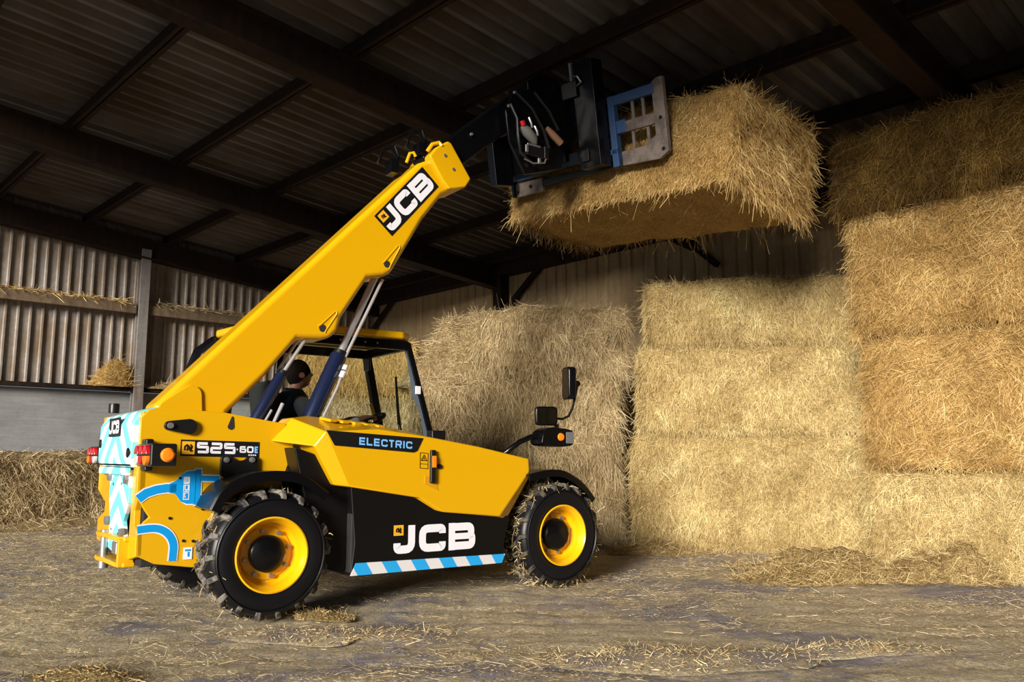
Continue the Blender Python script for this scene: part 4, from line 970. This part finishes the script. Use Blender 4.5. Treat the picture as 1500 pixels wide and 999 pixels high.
mb = MB(); mb.tube([(.455, .42, 1.12), (.40, .40, 1.40), (.34, .36, 1.72)], .008, 6); mb.tube([(.455, .60, 1.12), (.44, .48, 1.26), (.405, .41, 1.38)], .006, 6); mb.tube([(.40, .41, 1.32), (.335, .355, 1.74)], .011, 6); mb.build('wiper', M_BLK, cab)
mb = MB(); mb.box((.24, .74, 1.88), (.02, .12, .13)); mb.build('rear_view_mirror', M_NAVY, cab, bevel=.01)
mb = MB()
for i in range(4): mb.lathe([(0, -.004), (.008, -.004), (.009, 0)], (-.35 + i * .11, yR - .026, 1.975), (0, 1, 0), 8)
mb.build('roof_studs', M_ZINC, cab)

# ------------------------------------------------------------------ mirrors and work lamp on the right front
YM = -.85
mb = MB(); mb.tube([(.68, -.75, 1.03), (.72, YM + .02, 1.085), (.82, YM, 1.155), (.93, YM, 1.195), (1.05, YM, 1.20)], .022, 12); arm = mb.build('mirror_arm', M_GLOSSBLK, T)
mb = MB(); mb.prism([tuple(p) for p in rnd_path([Vector(p) for p in ((.97, 1.135), (1.0, 1.24), (1.08, 1.275), (1.26, 1.26), (1.31, 1.24), (1.31, 1.13), (1.20, 1.115), (1.05, 1.12))], .03, 3, True)], YM - .08, YM + .08); hl = mb.build('head_lamp', M_GLOSSBLK, T, bevel=.01)
mb = MB(); mb.lathe([(0, -.012), (.028, -.009), (.033, 0), (.033, .006)], (1.17, YM - .08, 1.195), (0, 1, 0), 20); mb.build('indicator_lens', M_ORANGE, hl)
mb = MB(); mb.box((1.265, YM, 1.19), (.09, .165, .10)); mb.build('lamp_glass', mat('lamp_glass', (.16, .16, .17), .15, coat=.5), hl, bevel=.01)
mb = MB(); mb.tube([(1.19, YM, 1.27), (1.19, YM, 1.30)], .02, 8); mb.tube([(1.16, YM, 1.35), (1.25, YM, 1.345), (1.31, YM - .01, 1.37), (1.35, YM - .01, 1.43), (1.38, YM - .02, 1.55), (1.40, YM - .02, 1.64)], .011, 8); mb.tube([(1.40, YM - .03, 1.645), (1.40, YM + .03, 1.645)], .026, 10); mb.build('mirror_bracket', M_BLK, T)
def mirror(c, w, h, d, rz, name, gm):
    mb = MB(); mb.prism([tuple(p) for p in rnd_path([Vector(p) for p in ((-w / 2, -h / 2), (w / 2, -h / 2), (w / 2, h / 2), (-w / 2, h / 2))], .035, 4, True)], -d / 2, d / 2)
    o = mb.build(name, M_GLOSSBLK, T, bevel=.015, segs=3); o.location = c; o.rotation_euler = (0, 0, rz)
    mb = MB(); mb.prism([tuple(p) for p in rnd_path([Vector(p) for p in ((-w / 2 + .015, -h / 2 + .015), (w / 2 - .015, -h / 2 + .015), (w / 2 - .015, h / 2 - .015), (-w / 2 + .015, h / 2 - .015))], .03, 4, True)], -d / 2 - .003, -d / 2)
    mb.build('mirror_glass', gm, o); return o
mirror((1.08, YM, 1.365), .19, .155, .05, -.35, 'wide_angle_mirror', M_MIRROR)
mirror((1.325, YM, 1.645), .17, .27, .07, 1.25, 'wing_mirror', M_MIRROR)

# ------------------------------------------------------------------ carriage (in the implement's axes, on the machine)
ih = M5
def place_T(o):
    o.parent = T; bpy.context.view_layer.update(); o.matrix_world = ih; return o
def carr(name, fn, m, bevel=.008):
    mb = MB(); fn(mb); o = mb.build(name, m, None, bevel=bevel); Tm = Matrix.Translation(MLOC) @ Matrix.Rotation(MROT, 4, 'Z')
    o.parent = T; o.matrix_parent_inverse = Tm.inverted(); o.matrix_world = ih
    o.matrix_basis = ih; return o
carriage = carr('carriage', lambda b: (b.box((1.25, -.16, .52), (.25, .16, 1.0)), b.box((.88, -.20, .78), (.62, .14, .16)), b.box((.85, -.20, .14), (.80, .12, .12)), b.box((.80, -.24, .48), (.38, .10, .70)), b.box((.60, -.18, .45), (.07, .14, .75)), b.box((.32, -.26, .62), (.55, .30, .22)), b.box((.10, -.30, .45), (.10, .25, .80))), M_GLOSSBLK)
carr('carriage_latch', lambda b: (b.box((1.13, -.25, .93), (.025, .02, .20)), b.tube([(1.15, -.25, .90), (1.22, -.27, .88), (1.25, -.26, .82), (1.18, -.25, .80)], .009, 6)), M_ZINC, 0)
carr('carriage_hook', lambda b: [b.box((.52 + i * .13, -.28, .86), (.02, .02, .05)) for i in range(4)], M_CHROME, 0)
YC = -.42
def TB(name, fn, m, bevel=.0):
    mb = MB(); fn(mb); return mb.build(name, m, T, bevel=bevel)
TB('hitch_side_plate', lambda b: b.prism([(1.06, 3.86), (1.02, 4.14), (1.10, 4.33), (1.30, 4.42), (1.60, 4.36), (1.74, 4.0), (1.66, 3.72), (1.24, 3.58)], YC + .06, YC + .09), M_GLOSSBLK, .006)
TB('tilt_ram', lambda b: b.tube([(1.44, YC, 4.05), (1.50, YC, 4.01), (1.61, YC, 3.94)], [.022, .034, .034], 12), mat('primed_ram', (.26, .13, .08), .5))
TB('hose_coupling', lambda b: b.tube([(1.15, YC, 4.0), (1.20, YC - .01, 3.96), (1.28, YC - .01, 3.90), (1.31, YC, 3.86)], [.035, .05, .045, .02], 12), mat('grey_coupling', (.15, .15, .135), .6))
TB('coupling_cap', lambda b: b.tube([(1.135, YC - .03, 4.035), (1.155, YC - .03, 3.995)], .024, 10), M_RED)
TB('hose_fitting', lambda b: b.tube([(1.215, YC - .03, 4.085), (1.235, YC - .04, 4.03), (1.25, YC - .03, 4.0)], .012, 8), M_ZINC)
TB('hose_fitting', lambda b: b.tube([(1.28, YC - .03, 4.02), (1.30, YC - .04, 3.97), (1.315, YC - .03, 3.94)], .013, 8), M_ZINC)
TB('valve_block', lambda b: (b.box((1.30, YC, 3.79), (.20, .05, .10)), b.box((1.42, YC, 3.80), (.05, .06, .12))), M_BLK, .008)
TB('valve_fitting', lambda b: b.box((1.27, YC - .03, 3.835), (.15, .012, .018)), M_ZINC, .004)
TB('valve_fitting', lambda b: b.box((1.19, YC - .03, 3.79), (.03, .015, .07)), M_ZINC, .004)
TB('valve_fitting', lambda b: b.box((1.33, YC - .03, 3.70), (.03, .02, .05)), M_ZINC, .004)
TB('steel_pipe', lambda b: b.tube([(1.17, YC - .02, 3.69), (1.26, YC - .03, 3.665), (1.40, YC - .02, 3.70), (1.43, YC - .02, 3.78), (1.44, YC - .02, 3.85)], .007, 8), M_ZINC)
for q in (((1.03, YC, 4.18), (1.09, YC - .02, 4.05), (1.10, YC - .02, 3.90), (1.14, YC, 3.75), (1.3, YC, 3.66)), ((1.10, YC, 4.30), (1.25, YC - .03, 4.18), (1.38, YC - .03, 4.0), (1.45, YC - .02, 3.85)), ((1.30, YC, 4.36), (1.45, YC - .03, 4.2), (1.56, YC - .02, 4.05))):
    TB('hydraulic_hose', lambda b: b.tube(q, .015, 8), M_BLK)
for x, z in ((1.095, 4.315), (1.03, 4.17), (.70, 3.86)):
    TB('grease_nipple', lambda b: b.lathe([(0, -.02), (.012, -.018), (.016, 0)], (x, YC + .03 if x > .9 else -.285, z), (0, 1, 0), 10), M_ZINC)
carr('backing_plate', lambda b: b.box((.36, -.13, .52), (.66, .04, .74)), M_GLOSSBLK)

# ================================================================== DRIVER
def skin_obj(name, nodes, edges, m, parent=None, sub=2):
    me = bpy.data.meshes.new(name); me.from_pydata([n[0] for n in nodes], edges, []); o = bpy.data.objects.new(name, me); COL.objects.link(o)
    s = o.modifiers.new('skin', 'SKIN'); me.skin_vertices.new(name='')if not me.skin_vertices else None
    for i, n in enumerate(nodes):
        r = n[1]; me.skin_vertices[0].data[i].radius = r if isinstance(r, tuple) else (r, r)
    me.skin_vertices[0].data[0].use_root = True
    u = o.modifiers.new('sub', 'SUBSURF'); u.levels = sub; u.render_levels = sub
    dg = bpy.context.evaluated_depsgraph_get(); em = bpy.data.meshes.new_from_object(o.evaluated_get(dg)); bpy.data.objects.remove(o)
    em.materials.clear(); em.materials.append(m); em.polygons.foreach_set('use_smooth', [True] * len(em.polygons))
    o = bpy.data.objects.new(name, em); COL.objects.link(o)
    if parent: o.parent = parent
    return o
PX, PY = -.60, .44        # hip position in the machine's axes
dr = empty('person', MLOC + Matrix.Rotation(MROT, 3, 'Z') @ Vector((PX, PY, 0)), MROT)
tag(dr, 'driver with short dark hair, navy vest and pale sleeves seated in the cab, looking up', 'person')
def fingers(nodes, edges, wrist, palm, sgn, fwd):
    # palm then five short fingers curled on the wheel rim
    w = Vector(palm)
    for k in range(4):
        a = w + Vector((.03, (k - 1.5) * .02, .005)); b = a + Vector((.035, 0, -.005)); c_ = b + Vector((.012, 0, -.030)); n = len(nodes)
        nodes += [(tuple(a), .009), (tuple(b), .0085), (tuple(c_), .0075)]; edges += [(wrist, n), (n, n + 1), (n + 1, n + 2)]
    a = w + Vector((.0, -sgn * .035, .0)); b = a + Vector((.030, -sgn * .008, -.008)); n = len(nodes)
    nodes += [(tuple(a), .011), (tuple(b), .009)]; edges += [(wrist, n), (n, n + 1)]
nodes = [((0, 0, 1.20), (.15, .12)), ((.0, 0, 1.36), (.14, .11)), ((.02, 0, 1.50), (.12, .09)), ((.04, 0, 1.565), (.055, .055)), ((.055, 0, 1.62), (.055, .055)), ((.065, 0, 1.67), (.07, .07))]
edges = [(0, 1), (1, 2), (2, 3), (3, 4), (4, 5)]
for s in (-1, 1):
    n = len(nodes); nodes += [((.02, s * .17, 1.49), .055), ((.10, s * .24, 1.28), .045), ((.40, s * .17, 1.27), .034), ((.60, s * .13, 1.36), .026), ((.645, s * .13, 1.375), (.030, .016))]
    edges += [(2, n), (n, n + 1), (n + 1, n + 2), (n + 2, n + 3), (n + 3, n + 4)]; fingers(nodes, edges, n + 4, (.645, s * .13, 1.375), s, 1)
    n = len(nodes); nodes += [((.03, s * .10, 1.20), .09), ((.42, s * .14, 1.22), .07), ((.58, s * .13, 1.10), .05), ((.62, s * .13, 1.075), .045)]
    edges += [(0, n), (n, n + 1), (n + 1, n + 2), (n + 2, n + 3)]
body = skin_obj('body', nodes, edges, M_SKIN, dr)
# head with a face in profile
def head():
    nu, nv = 40, 28; vs = []; fs = []
    for j in range(nv + 1):
        ph = PI * j / nv
        for i in range(nu):
            th = 2 * PI * i / nu; x = math.sin(ph) * math.cos(th); y = math.sin(ph) * math.sin(th); z = math.cos(ph)
            X = .098 * x; Y = .074 * y; Z = .118 * z
            if z < -.1 and x < .3: X *= 1 + .25 * z
            if x > 0:
                f = max(0, 1 - abs(y) * 2.6) * x
                X += f * (.030 * math.exp(-((z + .12) / .14) ** 2) + .010 * math.exp(-((z - .28) / .10) ** 2) - .012 * math.exp(-((z - .14) / .06) ** 2) + .014 * math.exp(-((z + .42) / .05) ** 2) + .012 * math.exp(-((z + .56) / .05) ** 2) - .006 * math.exp(-((z + .49) / .02) ** 2) + .022 * math.exp(-((z + .82) / .12) ** 2))
                Y *= 1 - .18 * max(0, -z) * x
            vs.append((X, Y, Z))
    for j in range(nv):
        for i in range(nu): fs.append((j * nu + i, j * nu + (i + 1) % nu, (j + 1) * nu + (i + 1) % nu, (j + 1) * nu + i))
    mb = MB(); mb.add(vs, fs)
    for s in (-1, 1): mb.lathe([(0, .018), (.012, .014), (.020, .018), (.026, .010), (.022, 0)], (-.008, s * .068, -.01), (-.15, s, 0), 14)
    return mb
HR = Matrix.Translation((.078, 0, 1.715)) @ Matrix.Rotation(-.16, 4, 'Y')
h = head().build('head', M_SKIN, dr, smooth=60); h.matrix_local = HR
mb = MB(); vs = []; fs = []; nu, nv = 32, 12
for j in range(nv + 1):
    for i in range(nu):
        th = 2 * PI * i / nu; lim = .47 + .30 * (1 - math.cos(th)) / 2 * 1.0; ph = PI * lim * j / nv
        x = math.sin(ph) * math.cos(th); y = math.sin(ph) * math.sin(th); z = math.cos(ph); vs.append((.106 * x - .006, .081 * y, .126 * z + .004))
for j in range(nv):
    for i in range(nu): fs.append((j * nu + i, j * nu + (i + 1) % nu, (j + 1) * nu + (i + 1) % nu, (j + 1) * nu + i))
mb.add(vs, fs); hr = mb.build('hair', M_HAIR, h, smooth=60)
nodes = [((0, 0, 1.22), (.18, .15)), ((.0, 0, 1.36), (.175, .145)), ((.015, 0, 1.49), (.16, .13)), ((.03, 0, 1.585), (.085, .085))]
vest = skin_obj('vest', nodes + [((.02, -.19, 1.495), .080), ((.02, .19, 1.495), .080)], [(0, 1), (1, 2), (2, 3), (2, 4), (2, 5)], M_VEST, dr)
for s in (-1, 1):
    skin_obj('sleeve', [((.02, s * .17, 1.50), .074), ((.03, s * .225, 1.44), .076), ((.10, s * .24, 1.28), .060), ((.40, s * .17, 1.27), .045), ((.57, s * .135, 1.35), .036)], [(0, 1), (1, 2), (2, 3), (3, 4)], M_SHIRT, dr)
    skin_obj('trouser_leg', [((.0, s * .09, 1.20), .105), ((.42, s * .14, 1.22), .085), ((.59, s * .13, 1.10), .06)], [(0, 1), (1, 2)], M_TROUS, dr)

# ================================================================== LOOSE HAY ON THE FLOOR
def scatter_floor():
    g = np.random.default_rng(77); n = 330000
    X = (g.random(n) * 2 - 1) * 7.0; Y = 3.2 + g.random(n) ** 1.3 * 9.5
    P = np.stack([X, Y, np.zeros(n)], 1)
    a = vnoise(P, 1.1, .5, 61) + vnoise(P * [1, 2.2, 1], 3.2, .55, 62) + vnoise(P * [1, 2, 1], 9, .5, 63)
    nearstack = np.exp(-np.maximum(0, 9.3 - Y - .35 * np.abs(X - 1.2)) / 1.1)
    keep = (a + 1.2 * nearstack + g.normal(size=n) * .32 > .33) & (np.abs(X) < Y * .66 + .3)
    P = P[keep]; n = len(P); P[:, 2] = .004 + g.random(n) ** 2 * .012
    D = g.normal(size=(n, 3)) * [1, 1, .09]
    L = .008 + g.random(n) ** 5 * .085; W = .0012 + g.random(n) * .0018
    V, F, Tt = straw_arrays(P, D, L, W, np.zeros(n), 1, g); V[:, 2] = np.maximum(V[:, 2], .003)
    return mesh_arrays('loose_straw', V, F, Tt, np.zeros(len(F), int), [HAY_GREY[1]])
tag(scatter_floor(), 'thin loose straw strewn over the whole barn floor', 'straw', kind='stuff')
for k, (x, y, rx, ry, hz, n, lab, cat) in enumerate((
    (2.62, 7.35, .58, .30, .19, 7500, 'trampled heap of loose hay in front of the middle stack', 'hay'),
    (3.62, 7.35, .62, .32, .24, 7500, 'loose hay heap at the foot of the tall right stack', 'hay'),
    (2.85, 8.05, .60, .50, .20, 4500, 'loose hay banked up where the middle and right stacks meet', 'hay'),
    (1.60, 9.45, .50, .30, .12, 2500, 'loose hay fallen at the left foot of the middle stack', 'hay'),
    (.75, 4.55, .75, .28, .014, 2600, 'flat patch of hay on the floor at the bottom middle', 'hay'),
    (-1.0, 5.1, .55, .25, .014, 2000, 'flat patch of hay on the floor in front of the rear wheel', 'hay'),
    (-1.35, 5.75, .30, .12, .03, 1300, 'small clump of muck and hay beside the rear tyre', 'hay'),
    (1.9, 4.75, .45, .2, .013, 1500, 'flat patch of hay on the floor at the lower right', 'hay'),
    (-2.0, 4.15, .30, .16, .035, 1100, 'dark clump of hay in the lower left corner', 'hay'))):
    o = heap('hay_heap', rx, ry, hz, [M_FLOOR, HAY_GREY[1]] if k in (4, 5, 7) else HAY_DUST, n, 300 + k, (x, y, 0), random.uniform(-.3, .3), lenr=((.012, .05) if 3 < k else (.04, .15)), lump=(.25 if k > 3 else .5), power=1.3); tag(o, lab, cat)
for k, (a, b, lab) in enumerate((((.15, 0), (2.6, 0), 'left end'), ((2.6, 0), (5.0, 0), 'right end'))):
    o = heap('hay_heap', 1.3, .35, .12, HAY_GREY, 1800, 330 + k, barn(-13.85, (a[0] + b[0]) / 2, 0), -AB + PI / 2, lenr=(.06, .2)); tag(o, 'loose hay along the foot of the low bales, %s' % lab, 'hay')
